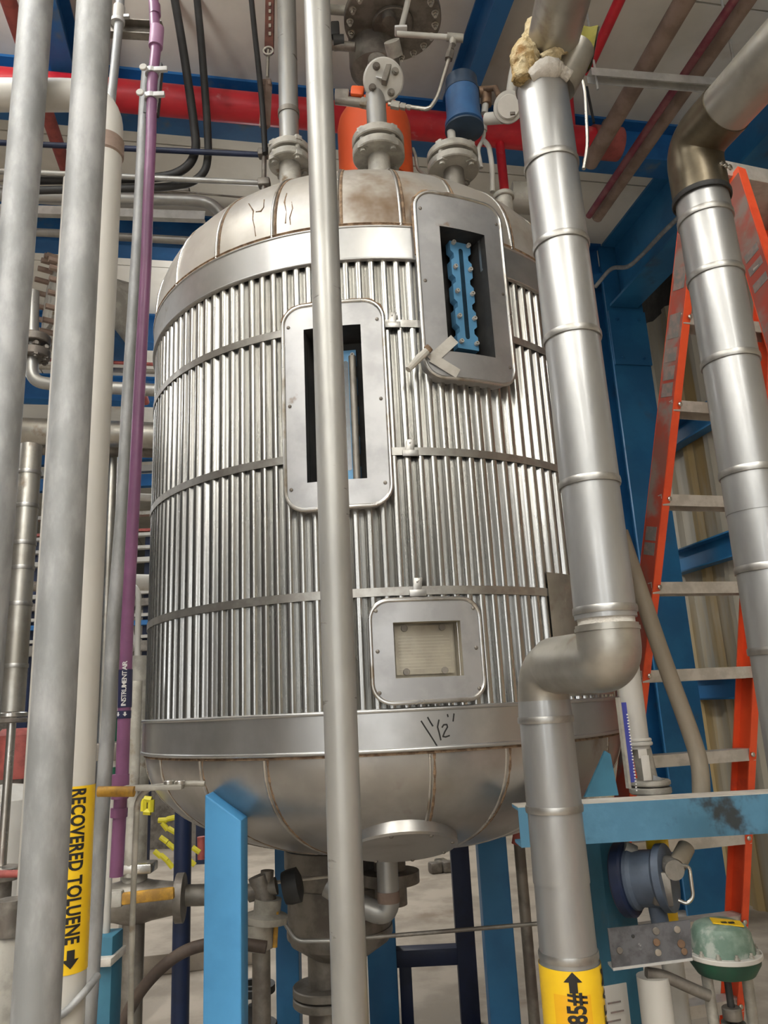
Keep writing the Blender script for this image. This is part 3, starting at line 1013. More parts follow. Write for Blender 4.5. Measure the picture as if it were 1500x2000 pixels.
# thin cable tied round the white pipe near the bottom
p_ = P(150, 1950, 1.72)
o = MB().tube(bend([(pw.x - rw - .008, pw.y - .02, p_.z - .02), (pw.x - rw * .4, pw.y - rw - .008, p_.z - .022), (pw.x + rw * .5, pw.y - rw - .008, p_.z - .012), (pw.x + rw + .012, pw.y - .03, p_.z + .02), (pw.x + rw + .014, pw.y + .03, p_.z + .03)], .05, 8), .0075, 12).build('conduit_loop', G['galv'])
tag(o, 'thin grey conduit looped round the white pipe below its yellow label', 'conduit')

# purple instrument-air pipe and the grey conduit beside it
pur = thing('purple_pipe', 'thin purple air pipe running up left of the tank', 'pipe', (*P(243, 1377, 1.95).xy, 0), GP)
pp = [P(u, v, 1.95) for u, v in [(227, 1712), (239, 1500), (248, 1233), (263, 950), (271, 783), (285, 520), (289, 400), (295, 267), (297, 167), (304, 100), (303, 60), (300, 0), (299, -40)]]
pp.append(V((pp[-1].x, pp[-1].y, ZC)))
rp = wr(243, 1377, 1.95, 25)
MB().tube(pp, rp * .98, 24).build('pipe_run', G['purple'], pur)
for (u0_, v0_, u1_, v1_, f, m) in ((304, 92, 307, 55, 1.35, 'pinkl'), (236, 1512, 234, 1560, 1.28, 'purple'), (233, 1578, 232, 1596, 1.25, 'purple'), (303, 30, 302, 10, 1.12, 'purple')):
    MB().tube([P(u0_, v0_, 1.95), P(u1_, v1_, 1.95)], rp * f, 20).build('coupling', G[m], pur)
a_, b_ = P(243.5, 1382, 1.95), P(245.5, 1308, 1.95)
lb = MB().tube([a_, b_], rp + .0012, 24, caps=False).build('pipe_label', G['labn'], pur)
text('INSTRUMENT AIR', .0165, tup(a_.x, a_.y, rp + .0024, a_.z + .003, 10), 'label_lettering', G['inkw'], lb, bold=.015, spacing=.82, sub=1)
a2_, b2_ = P(242, 1403, 1.95), P(242.7, 1388, 1.95)
lb2 = MB().tube([a2_, b2_], rp + .0012, 24, caps=False).build('arrow_label', G['labn'], pur)
for bb in (-30, 25):
    arrow(tdown(a2_.x, a2_.y, rp + .0024, b2_.z - .003, bb), 'flow_arrow', lb2, .3, G['inkw'])
# clamps holding the purple pipe to the strut
for u, v in ((292, 143), (286, 192)):
    c = P(u, v, 1.95)
    o = thing('pipe_clamp', 'bolted clamp on the purple pipe, ' + ('upper' if v < 170 else 'lower') + ' of the two in front of the red pipe', 'clamp', c, 'clamps on the purple pipe')
    MB().lathe([(rp + .001, -.008), (rp + .005, -.008), (rp + .005, .008), (rp + .001, .008)], (*P(297 if v < 170 else 296, v, 1.95),), (0, 0, 1), 24, close=True).build('clamp_ring', G['strut'], o)
    MB().disc(c + V((-.012, -.02, 0)), (0, -1, 0), .012, .008, 18, .002).build('bolt_head', G['white'], o)
    MB().box(c + V((.03, -.012, 0)), (.06, .012, .016), bev=.002).build('clamp_ear', G['strut'], o)
# strut bracket behind them
c = P(315, 165, 2.03)
o = MB().channel(P(318, 128, 2.05), P(309, 225, 2.05), .025, .045, (-1, 0, 0), .003).build('strut_bracket', G['black'])
tag(o, 'short dark strut channel behind the purple pipe clamps', 'bracket')
o = MB().channel(P(212, 62, 2.05), P(318, 68, 2.05), .055, .03, (0, -1, 0), .003).build('strut_bracket', G['dull'])
tag(o, 'horizontal dark strut crossing behind the purple pipe near the top', 'bracket')
cd_ = thing('grey_conduit', 'slim galvanised conduit running beside the purple pipe', 'conduit', (*P(212, 1400, 2.05).xy, 0), GP)
cp = [P(u, v, 2.08) for u, v in [(170, 2040), (186, 1800), (198, 1600), (213, 1400), (221, 1233), (239, 1000), (250, 783), (270, 467), (283, 200), (288, 140)]]
MB().tube(cp, wr(221, 1233, 2.08, 27), 20).build('conduit_run', G['galv'], cd_)
cu_ = thing('grey_conduit', 'upper galvanised conduit with a compression fitting, left of the purple pipe top', 'conduit', P(218, 205, 2.0), GP)
rc_ = wr(220, 200, 2.0, 17)
cq2 = [P(u, v, 2.0) for u, v in [(205, 330), (213, 230), (222, 150), (231, 60), (236, -20)]]
MB().tube(cq2 + [V((cq2[-1].x, cq2[-1].y, ZC))], rc_, 20).build('conduit_run', G['galv'], cu_)
MB().tube([P(215.5, 205, 2.0), P(218, 180, 2.0)], rc_ * 1.1, 20).build('coupling', G['galv'], cu_)
MB().tube([P(231, 42, 2.0), P(233, 14, 2.0)], rc_ * 1.35, 20).build('coupling', G['white'], cu_)
MB().tube([P(230, 46, 2.0), P(230.6, 40, 2.0)], rc_ * 1.6, 20).build('locknut', G['strut'], cu_)
MB().box(P(238, 33, 2.0), (.05, .012, .01)).build('clamp_screw', G['strut'], cu_)

# ------------------------------------------------------------------ jacketed steam line, right of the tank
def clampband(par, p, ax, r, w=.016, name='jacket_band', m=None):
    ax = V(ax).normalized()
    return MB().lathe([(r - .001, -w / 2), (r + .0025, -w / 2), (r + .0035, -w / 4), (r + .0035, w / 4), (r + .0025, w / 2), (r - .001, w / 2)], p, ax, 40, close=True).build(name, m or G['clamp'], par)
st = thing('jacketed_pipe', 'aluminium jacketed steam pipe with a double elbow, right of the tank', 'pipe', (*P(1098, 1800, 1.96).xy, 0), 'aluminium jacketed pipes')
YU, YLo = 1.66, 1.93
def zlf(v):
    return P(1110, v, YLo - rl).z
pu = P(1181, 1190, YU)
ru = wr(1181, 1190, YU, 117)
plo = P(1075, 1500, YLo)
rl = wr(1073, 1500, YLo, 104)
ztop = P(1095, 160, YU).z
def lapjacket(p, z0, z1, cuts, r, par):
    """sheet lengths lapped over each other, each a hair wider at its lower end"""
    zs_ = [z0] + sorted(cuts) + [z1]
    for a, b in zip(zs_, zs_[1:]):
        MB().tube([(p.x, p.y, a - .004), (p.x, p.y, a), (p.x, p.y, b)], [r + .001, r + .0012, r - .0006], 48).build('jacket_sheet', G['jack'], par)
zcut = [P(pu.x * 0 + u, v, YU).z for u, v in ((1090, 325), (1113, 482), (1127, 662), (1160, 945))]
lapjacket(pu, P(1180, 1205, YU).z, ztop, zcut, ru, st)
for z in zcut + [P(1180, 1192, YU).z, ztop - .01]:
    clampband(st, (pu.x, pu.y, z), ZU, ru + .0006)
# elbows: down, turning back towards the tank, and down again
ze = P(1190, 1290, YU).z
e0 = V((pu.x, pu.y, P(1180, 1215, YU).z))
MB().tube([e0 + V((0, 0, .035)), e0 + V((0, 0, -.02))], ru * .93, 40).build('bare_insulation', G['plast'], st)
hz = V((plo.x, plo.y, ze + .005))
re_ = ru * 1.03
pts = bend([e0 + V((0, 0, -.006)), V((pu.x, pu.y, ze)), hz + V((.0, 0, 0)), V((plo.x, plo.y, ze - .22))], .085, 10)
kel = MB().tube(pts, [re_ * (1.0 if i < 14 else .93) for i in range(len(pts))], 40).build('elbow', G['jackd'], st)
kel['label'] = 'dented dull double elbow'
dirh = (hz - V((pu.x, pu.y, ze))).normalized()
# flattened lap seam round the outside of the elbow
MB().tube([e0 + V((0, 0, -.012)), e0 + V((0, 0, -.02))], re_ + .0025, 40).build('elbow_lip', G['jackd'], kel)
zj = P(1065, 1368, YLo).z
MB().tube([(plo.x, plo.y, zj + .035), (plo.x, plo.y, zj - .02)], rl * .9, 40).build('bare_insulation', G['plast'], st)
zlab = zlf(1897)
zc2 = [P(u, v, YLo).z for u, v in ((1065, 1405), (1080, 1578))]
lapjacket(plo, zlab - .03, zj, zc2 + [P(1090, 1720, YLo).z], rl, st)
for z in zc2 + [P(1108, 1862, YLo).z]:
    clampband(st, (plo.x, plo.y, z), ZU, rl + .0006)
MB().tube([(plo.x, plo.y, 0), (plo.x, plo.y, zlab)], rl + .004, 48).build('lower_jacket', G['jack'], st)
yl = MB().tube([(plo.x, plo.y, zlab - .42), (plo.x, plo.y, zlab)], rl + .0055, 48, caps=False).build('flow_label', G['yellow'], st)
bl2 = -12
arrow(tup(plo.x, plo.y, rl + .0068, zlf(1939), bl2 + 4), 'flow_arrow', yl, 1.15)
zp = zlf(1944)
wrap(plo.x, plo.y, rl + .0063, zp - .17, zp, bl2 - 34, bl2 + 34, 'pressure_patch', G['yellowd'], yl)
text('85#', .058, squeeze(tup(plo.x, plo.y, rl + .0072, zlf(2001), bl2 + 8), .66), 'label_lettering', G['ink'], yl, bold=.03, spacing=1.0)
text('STEAM', .05, tup(plo.x, plo.y, rl + .0072, P(1110, 2030, YLo).z, 72), 'label_lettering', G['ink'], yl, bold=.02)
# torn insulation and the slanting upper length
tw = P(1085, 85, YU)
su0, su1 = P(1082, 72, YU - .04), P(1120, -90, YU - .30)
su1 = su0 + (su1 - su0) * 2.6
us = thing('jacketed_pipe', 'slanting jacketed pipe end above the torn yellow insulation', 'pipe', su0, 'aluminium jacketed pipes')
MB().tube([su0, su1], ru * 1.02, 44).build('jacket_sheet', G['jackd'], us)
MB().tube([su0 - (su1 - su0).normalized() * .02, su0 + (su1 - su0).normalized() * .03], ru * .9, 40).build('insulation_core', G['wool'], us)
def blob(pts, rr, amp, name, m, par, n_=18, seed=1):
    random.seed(seed)
    mb = MB()
    mb.tube(bend(pts, .05, 6), 1, n_)
    return mb
def wooltuft(pts, rad_, name, m, parent, seed=1, n_=20, amp=.25):
    random.seed(seed)
    q = bend(pts, .06, 8)
    mb = MB()
    N_ = len(q)
    rs = []
    for i in range(N_):
        t = i / (N_ - 1)
        rs.append(rad_ * (.55 + .45 * sin(pi * min(1, t * 1.15 + .1))))
    mb.tube(q, rs, n_)
    for v in mb.bm.verts:
        v.co += V((random.uniform(-1, 1), random.uniform(-1, 1), random.uniform(-1, 1))) * rad_ * amp * .5
    bmesh.ops.subdivide_edges(mb.bm, edges=mb.bm.edges, cuts=1, use_grid_fill=True, smooth=.6)
    for v in mb.bm.verts:
        v.co += V((random.uniform(-1, 1), random.uniform(-1, 1), random.uniform(-1, 1))) * rad_ * amp * .22
    return mb.build(name, m, parent, ang=180)
ins = wooltuft([P(1108, 150, YU), P(1075, 110, YU), P(1060, 75, YU + .01), P(1050, 55, YU + .02)], ru * .86, 'torn_insulation', G['wool'], st, 4)
ins['label'] = 'torn yellow insulation wool'
wooltuft([P(1020, 160, YU - .04), P(1022, 120, YU - .04), P(1034, 85, YU - .02), P(1042, 48, YU)], ru * .56, 'torn_insulation', G['wool'], st, 9)
wooltuft([P(1060, 118, YU - .05), P(1088, 100, YU - .06), P(1105, 95, YU - .05)], ru * .34, 'torn_insulation', G['wool'], st, 12)
wooltuft([P(1036, 152, YU - .05), P(1062, 132, YU - .065), P(1095, 138, YU - .06), P(1112, 150, YU - .05)], ru * .42, 'plaster_crust', G['plast'], st, 5, amp=.10)
# torn elbow gores: a closed lower one and an open upper one with olive wool on its inside
g0, g1 = P(1090, 172, YU), P(1128, 96, YU - .005)
pe = MB().tube([g0, g0 + (g1 - g0) * .5, g1], [ru * .70, ru * .74, ru * .70], 36).build('elbow_gore', G['jackd'], st)
h0, h1 = P(1122, 118, YU + .010), P(1151, 30, YU + .02)
axc = (h1 - h0).normalized()
toc = (CAM - h1)
toc = (toc - axc * toc.dot(axc)).normalized()
sd = axc.cross(toc)
rows, rows2 = [], []
for k in range(25):
    t = D(90 - 15 + 210 * k / 24)
    d = toc * cos(t) + sd * sin(t)
    r_ = ru * .74
    e_ = 1.0 - .16 * (1 + cos(t))**2
    rows.append([h0 + (h1 - h0) * w_ * e_ + d * r_ * (1 - .25 * w_) for w_ in (0, .35, .7, 1)])
    rows2.append([h0 + (h1 - h0) * w_ * e_ + d * (r_ * (1 - .25 * w_) - .004) for w_ in (0, .35, .7, 1)])
op = MB().grid(rows).build('peeled_sheet', G['jackd'], st)
op['label'] = 'peeled open jacket sheet'
MB().grid(rows2).build('sheet_lining', G['woolg'], op)

# ------------------------------------------------------------------ second jacketed line, far right
YR = 1.75
pr2 = P(1425, 700, YR)
rr2 = wr(1425, 700, YR, 104)
jr = thing('jacketed_pipe', 'aluminium jacketed pipe at the right edge, in front of the orange ladder', 'pipe', (pr2.x, pr2.y, 0), 'aluminium jacketed pipes')
zr = P(1375, 385, YR).z
cuts = [P(u, v, YR).z for u, v in ((1382, 430), (1400, 542), (1425, 708), (1455, 925), (1470, 1000), (1480, 1112), (1490, 1272), (1510, 1600))]
lapjacket(pr2, 0, zr, cuts, rr2, jr)
for z in cuts[:4] + cuts[5:]:
    clampband(jr, (pr2.x, pr2.y, z), ZU, rr2 + .0006)
ek = V((pr2.x, pr2.y, P(1358, 285, YR).z))
ex_ = P(1560, 55, YR - .35)
pts = bend([V((pr2.x, pr2.y, zr - .01)), ek, ek + (ex_ - ek) * .36], .12, 12)
el = MB().tube(pts, rr2 * 1.07, 44).build('elbow', G['jackb'], jr)
el['label'] = 'brown stained elbow'
MB().tube([ek + (ex_ - ek) * .32, ek + (ex_ - ek) * 2.1], rr2 * 1.03, 44).build('jacket_sheet', G['jackd'], jr)
clampband(jr, (pr2.x, pr2.y, zr - .008), ZU, rr2 * 1.075, .014, m=G['black'])
for k in range(3):
    c = P(1408 + k * 8, 322 + k * 3, YR - .06)
    MB().disc(c, (.6, -.8, 0), .008, .006, 12, .001).build('screw', G['stain'], jr)
# ================================================================== ladder
lt = P(1347, 392, 2.40)
FLt, FLm = P(1334, 490, 2.42), P(1234, 1380, 2.82)
FRt, FRm = P(1494, 750, 2.65), P(1464, 1380, 2.95)
def at_z(a, b, z):
    return a + (b - a) * ((z - a.z) / (b.z - a.z))
ZCAP = P(1450, 378, 2.3).z
fl1, fl0 = at_z(FLt, FLm, ZCAP), at_z(FLt, FLm, 0)
fr1, fr0 = at_z(FRt, FRm, ZCAP), at_z(FRt, FRm, 0)
wv = (fr1 - fl1)
wv.z = 0
wd = wv.normalized()
NLt, NLm = P(1440, 400, 2.16), P(1500, 600, 1.99)
nl1, nl0 = at_z(NLt, NLm, ZCAP), at_z(NLt, NLm, 0)
nr1, nr0 = nl1 + wd * (wv.length + .03), nl0 + wd * ((fr0 - fl0).length + .12)
lad = thing('step_ladder', 'tall orange fibreglass stepladder standing against the ribbed wall', 'ladder', ((fl0 + fr0 + nl0 + nr0) / 4))
ld = wd.cross(ZU)        # points towards the camera side
def rail(a, b, inward, near, lab=None):
    """channel rail: web faces outwards, bright flanges turn in"""
    mb = MB()
    mb.channel(a, b, .088, .030, inward, .005)
    r = mb.build('side_rail', G['frp'], lad, ang=20)
    t = (b - a).normalized()
    y = (inward - t * inward.dot(t)).normalized()
    x = y.cross(t).normalized()
    MB().prism([(-.040, -.0008), (.040, -.0008), (.040, .001), (-.040, .001)], a + t * .03, x, y, (b - a).length - .06, t).build('worn_web', G['frpd'], r)
    MB().box(a + t * .03, (.1, .045, .06), x, y, bev=.004).build('rubber_foot', G['black'], r)
    return r, t, x, y
RFL = rail(fl0, fl1, wd, False)
RFR = rail(fr0, fr1, -wd, False)
RNL = rail(nl0, nl1, wd, True)
RNR = rail(nr0, nr1, -wd, True)
# grey worn stickers on the outer webs
def patches(R, a, b, zs_):
    for z, h in zs_:
        p = at_z(a, b, z)
        r, t, x, y = R
        MB().box(p - y * .0012, (.058, .0012, h), x, y).build('worn_sticker', G['smudge'], r)
zf = lambda u, v, Y: P(u, v, Y).z
patches(RFL, fl0, fl1, [(zf(1320, v, 2.5), h) for v, h in ((560, .08), (640, .09), (690, .05), (722, .05), (752, .05), (1020, .05), (1050, .045))])
patches(RNL, nl0, nl1, [(zf(1455, 490, 2.06), .035), (zf(1460, 520, 2.05), .035), (zf(1470, 550, 2.02), .035)])
# rungs of the visible side and of the near side
for k, v in enumerate((620, 788, 970, 1140, 1311, 1478, 1646, 1815, 1985)):
    # find the height on the left rail where it projects to this row
    lo_, hi_ = 0, ZCAP
    for _ in range(40):
        m_ = (lo_ + hi_) / 2
        if proj(at_z(fl0, fl1, m_))[1] > v:
            lo_ = m_
        else:
            hi_ = m_
    z = (lo_ + hi_) / 2
    if z < .08:
        continue
    a, b = at_z(fl0, fl1, z), at_z(fr0, fr1, z)
    rg = MB().channel(a, b, .07, .042, (0, 0, -1), .004).build('rung', G['rung'], lad, ang=20)
    for p, s_ in ((a, 1), (b, -1)):
        q = p + wd * s_ * .022 + ld * .046
        shared('rivet', rivet, 'rivet', G['stain'], rg, q + V((0, 0, -.02)), ld, scale=2.0)
for z in (ZCAP - .45, ZCAP - .9, ZCAP - 1.35, ZCAP - 1.8, ZCAP - 2.25):
    MB().box((at_z(nl0, nl1, z) + at_z(nr0, nr1, z)) / 2, ((at_z(nl0, nl1, z) - at_z(nr0, nr1, z)).length, .03, .03), wd, ZU.cross(wd), bev=.003).build('rear_brace', G['rung'], lad)
cc = (fl1 + fr1 + nl1 + nr1) / 4
cap = MB().box(cc + V((0, 0, .022)), (wv.length + .09, (fl1 - nl1).length * .72 + .09, .06), wd, ZU.cross(wd), bev=.006).build('top_cap', G['rung'], lad)
cap['label'] = 'pale top cap'

# ================================================================== blue support beam on the right and what hangs round it
YB = 2.24
zbt = P(1140, 1572, YB).z
zbb = P(1147, 1650, YB).z
xa, xb = PZ(1012, 1578, zbt), PZ(1620, 1544, zbt)
bdir = (xb - xa).normalized()
bn = V((bdir.y, -bdir.x, 0))
sf = thing('support_frame', 'worn blue steel beam and post right of the tank, dust lying on its top', 'frame', (*P(1205, 1800, 2.40).xy, 0))
c = (xa + xb) / 2
c.z = (zbt + zbb) / 2
MB().channel(xa + V((0, 0, (zbb - zbt) / 2)), xb + V((0, 0, (zbb - zbt) / 2)), zbt - zbb, .09, -bn, .008).build('beam', G['beamgr'], sf, ang=20)
MB().box(V((c.x, c.y, zbt + .0012)) - bn * .045, ((xb - xa).length, .088, .002), bdir, bn).build('dust_layer', G['dust'], sf)
pc = P(1203, 1800, 2.50)
MB().box((pc.x, pc.y + .03, zbb / 2), (.105, .1, zbb), (.94, .34, 0), (-.34, .94, 0), bev=.004).build('post', G['teal'], sf)
MB().box((pc.x, pc.y + .03, .01), (.2, .2, .02), bev=.003).build('foot_plate', G['teal'], sf)
MB().prism([(0, 0), (.10, 0), (.09, .115), (.075, .125)], P(1142, 1557, 2.34), bdir, ZU, .012, -bn).build('gusset', G['teal'], sf)
# white pipe with its blue label behind the beam
wl = thing('white_pipe', 'white pipe with a narrow blue label, behind the elbow right of the tank', 'pipe', (*P(1243, 1400, 2.42).xy, 0), 'white painted pipes')
pwl = P(1238, 1400, 2.42)
rwl = wr(1238, 1400, 2.42, 46)
z1_ = P(1250, 1462, 2.42).z
MB().tube([(pwl.x, pwl.y, z1_), (pwl.x, pwl.y, 2.9)], rwl, 28).build('pipe_run', G['white'], wl)
for v, f, h in ((1456, 1.25, .012), (1448, 1.2, .01)):
    z = P(1250, v, 2.42).z
    MB().disc((pwl.x, pwl.y, z), ZU, rwl * f, h, 28, .003).build('collar', G['white'], wl)
MB().tube([(pwl.x + .02, pwl.y, z1_ - .10), (pwl.x + .01, pwl.y, z1_)], rwl * .8, 24).build('reducer', G['grimy'], wl)
zfl = P(1270, 1550, 2.42).z
MB().disc((pwl.x + .022, pwl.y, zfl), ZU, rwl * 1.7, .02, 28, .004).build('flange', G['grimy'], wl)
MB().disc((pwl.x + .022, pwl.y, zfl + .024), ZU, rwl * 1.7, .016, 28, .004).build('flange', G['grimy'], wl)
MB().tube([(pwl.x + .022, pwl.y, zfl), (pwl.x + .04, pwl.y, z1_ - .08)], rwl * .85, 24).build('pipe_end', G['galv'], wl)
MB().tube([(pwl.x + .022, pwl.y, 0), (pwl.x + .022, pwl.y, zfl)], rwl * .85, 24).build('lower_pipe', G['white'], wl)
# label sheet, seen edge on
a, b = P(1221, 1372, 2.34), P(1229, 1528, 2.34)
ls = MB().box((a + b) / 2, (.022, .006, (a - b).length), (.95, .3, 0), (-.3, .95, 0)).build('blue_label', G['labb'], wl)
MB().box((a + b) / 2 + V((-.014, -.008, 0)), (.008, .016, (a - b).length + .03), (.95, .3, 0), (-.3, .95, 0)).build('label_holder', G['grimy'], wl)
mb = MB()
random.seed(5)
for k in range(26):
    z = a.z - .035 - k * .0085
    mb.box(((a.x + b.x) / 2 + .009 + (k % 3) * .0006, a.y - .0022, z), (.0035 + random.random() * .003, .0008, .004), (.95, .3, 0), (-.3, .95, 0))
mb.build('label_print', G['inkw'], ls, flat=True)
MB().box(P(1262, 1500, 2.36), (.028, .004, .07), (.95, .3, 0), bev=.001).build('paper_tag', G['sign'], wl)
MB().box(P(1255, 1472, 2.36), (.03, .004, .025), (.95, .3, 0), bev=.001).build('paper_tag', G['sign'], wl)
for z in (1648, 1779):
    p = P(1262, z, 2.42)
    MB().tube([(pwl.x + .022, pwl.y, p.z - .025), (pwl.x + .022, pwl.y, p.z + .02)], rwl * .85 + .0012, 24, caps=False).build('yellow_label', G['yellow'], wl)
text('STEAM', .05, tdown(pwl.x + .022, pwl.y, rwl * .85 + .0024, P(1262, 1640, 2.42).z + .1, 28), 'label_lettering', G['ink'], wl, bold=.02) if False else None
# olive hose / pole leaning over the ladder
o, q, r = ppipe('hose', 'thick olive-brown hose sagging down in front of the ladder rungs', 'hose', [(1212, 1040), (1244, 1135), (1300, 1300), (1345, 1420), (1368, 1490), (1370, 1560)], [2.55, 2.52, 2.5, 2.48, 2.46, 2.44], 33, G['pole'], .3, at=3)
# slate butterfly valve
vb = thing('butterfly_valve', 'slate blue valve with a bent handle hanging below the worn beam', 'valve', P(1275, 1772, 2.36))
cv = P(1262, 1715, 2.34)
axv = V((.80, -.55, .1)).normalized()
MB().disc(cv - axv * .075, axv, .100, .035, 36, .006).build('back_flange', G['navy'], vb)
MB().lathe([(0, 0), (.082, 0), (.082, .01), (.074, .02), (.074, .075), (.088, .085), (.088, .105), (0, .105)], cv - axv * .04, axv, 36).build('body', G['valve'], vb)
MB().tube([cv + axv * .02 + V((0, 0, -.07)), cv + axv * .02 + V((.005, 0, -.125))], .024, 20).build('stem_neck', G['valve'], vb)
MB().tube([P(1305, 1690, 2.30), P(1318, 1700, 2.24)], .026, 20).build('union_nut', G['dull'], vb)
MB().tube([P(1340, 1655, 2.33), P(1322, 1690, 2.29)], .024, 20).build('hose_tail', G['pole'], vb)
MB().box(P(1290, 1735, 2.27), (.05, .03, .085), (.9, -.4, 0), bev=.004).build('bracket', G['dull'], vb)
MB().tube(bend([P(1330, 1690, 2.25), P(1346, 1692, 2.25), P(1354, 1752, 2.25), P(1342, 1766, 2.25), P(1325, 1758, 2.26)], .02), .005, 10).build('handle', G['stain'], vb)
MB().tube([P(1218, 1655, 2.36), P(1240, 1665, 2.36)], .02, 16).build('side_port', G['grimy'], vb)
# dark zinc bracket plate
za = [P(1187, 1814, 2.14), P(1348, 1797, 2.14), P(1352, 1873, 2.14), P(1197, 1893, 2.14)]
zp_ = thing('bracket_plate', 'dark spotted zinc plate with bright bolt holes beside the green actuator', 'bracket', (za[2] + za[3]) / 2)
ez = (za[1] - za[0]).normalized()
ey = (za[3] - za[0]).normalized()
en = ez.cross(ey).normalized()
if en.y > 0:
    en = -en
mb = MB()
A = [mb.bm.verts.new(p) for p in za]
Bv = [mb.bm.verts.new(p - en * .006) for p in za]
mb.bm.faces.new(A); mb.bm.faces.new(Bv[::-1])
for i in range(4):
    mb.bm.faces.new((A[i], A[(i + 1) % 4], Bv[(i + 1) % 4], Bv[i]))
mb.build('plate', G['zinc'], zp_)
MB().box((za[3] + za[2]) / 2 - en * .022, ((za[2] - za[3]).length, .05, .006), (za[2] - za[3]).normalized(), en).build('bottom_lip', G['strut'], zp_)
for u, v, m, rr in ((1322, 1815, 'inkw', .0085), (1285, 1860, 'inkw', .0085), (1281, 1818, 'dull', .009), (1282, 1840, 'brass', .009), (1330, 1843, 'brass', .010), (1210, 1856, 'dull', .008), (1236, 1828, 'black', .004), (1336, 1858, 'brass', .008)):
    MB().disc(P(u, v, 2.14), en, rr, .004, 18, .001).build('bolt_head', G['stain' if m == 'inkw' else m], zp_)
# green diaphragm actuator
cg = P(1413, 1861, 2.22)
ga = thing('diaphragm_actuator', 'round green valve actuator with a pale rim and yellow tag, lower right corner', 'actuator', (*P(1412, 1868, 2.22).xy, 0))
rg = wr(1412, 1868, 2.22, 142)
MB().disc(cg - V((0, 0, .006)), ZU, rg, .012, 44, .002).build('rim', G['sign'], ga)
MB().lathe([(0, .078), (.045, .076), (.064, .068), (.074, .05), (.079, .015), (.080, .006)], cg, ZU, 44).build('upper_dome', G['greenw'], ga)
MB().lathe([(.09, -.006), (.088, -.02), (.072, -.045), (.04, -.056), (0, -.058)], cg, ZU, 44).build('lower_bowl', G['green'], ga)
for k in range(12):
    t = 2 * pi * k / 12
    shared('hexbolt', hexbolt, 'rim_bolt', G['grimy'], ga, cg + V((cos(t), sin(t), 0)) * (rg - .011) + V((0, 0, .006)), ZU, scale=.5)
mb = MB()
mb.box(cg + V((.012, -.020, .0775)), (.075, .045, .003), (.96, -.2, -.1), (.2, .96, .02))
tg = mb.build('yellow_tag', G['yellow'], ga)
for k, (dx, dy) in enumerate(((-.012, -.012), (.006, -.016))):
    MB().box(cg + V((.012 + dx, -.020 + dy, .0805)), (.014, .008, .002)).build('tag_print', G['ink'], tg)
for k in range(4):
    MB().box(cg + V((.012, -.008 + k * .004 - .0, .0797)), (.05, .0016, .001), (.96, -.2, -.1), (.2, .96, .02)).build('fine_print', G['inkg'], tg)
MB().tube([cg + V((0, 0, -.05)), cg + V((0, 0, -.40))], .009, 16).build('stem', G['black'], ga)
for s_ in (-1, 1):
    MB().tube([cg + V((s_ * .052, 0, -.05)), cg + V((s_ * .045, 0, -.42))], .014, 16).build('yoke_leg', G['grimy'], ga)
MB().disc(cg + V((0, 0, -.155)), ZU, .024, .03, 20, .003).build('stem_nut', G['dull'], ga)
MB().lathe([(.03, -.16), (.03, -.3), (.04, -.31), (.04, -.45), (0, -.45)], cg, ZU, 20).build('gland', G['grimy'], ga)
MB().tube([cg + V((0, 0, -.42)), V((cg.x, cg.y, .02))], .045, 24).build('valve_body', G['grimy'], ga)
# fat white pipe below the bracket
up_pipe('white_pipe', 'stubby white pipe under the dark zinc bracket plate', 'pipe', 1281, 1960, 2.20, 62, G['white'], 0, P(1281, 1905, 2.20).z, group='white painted pipes')
ppipe('brown_fitting', 'rusty pipe fitting slanting below the zinc bracket plate', 'fitting', [(1262, 1900), (1295, 1905), (1350, 1930), (1385, 1945)], 2.19, 22, G['dull'], .03)
# sign plate with unreadable print
o = thing('sign_plate', 'small white placard on the blue post at the bottom, right of the 85# label', 'sign', P(1200, 2010, 2.27))
MB().box(P(1203, 1985, 2.30), (.085, .004, .15), (.95, .3, 0), (-.3, .95, 0), bev=.001).build('board', G['sign'], o)
for k in range(3):
    MB().box(P(1200 + k % 2 * 6, 1958 + k * 18, 2.285), (.04, .001, .004), (.95, .3, 0), (-.3, .95, 0)).build('faint_print', G['smudge'], o)

# ================================================================== fittings on top of the tank
def flange_set(par, c0, R, t, gap, nb, m, hub=None, ax=ZU, rot=.2):
    ax = V(ax).normalized()
    MB().lathe([(0, 0), (R - .004, 0), (R, .004), (R, t - .004), (R - .004, t), (0, t)], c0, ax, 40).build('flange', m, par)
    MB().lathe([(0, 0), (R * .72, 0), (R * .72, gap), (0, gap)], c0 + ax * t, ax, 32).build('gasket', G['black'], par)
    MB().lathe([(0, 0), (R - .004, 0), (R, .004), (R, t - .004), (R - .004, t), (0, t)], c0 + ax * (t + gap), ax, 40).build('flange', m, par)
    x, y = frame_for(ax)
    for k in range(nb):
        a = 2 * pi * k / nb + rot
        shared('stud', stud, 'stud', G['grimy'], par, c0 + ax * (t + gap / 2) + (x * cos(a) + y * sin(a)) * R * .80, ax, scale=1.9)
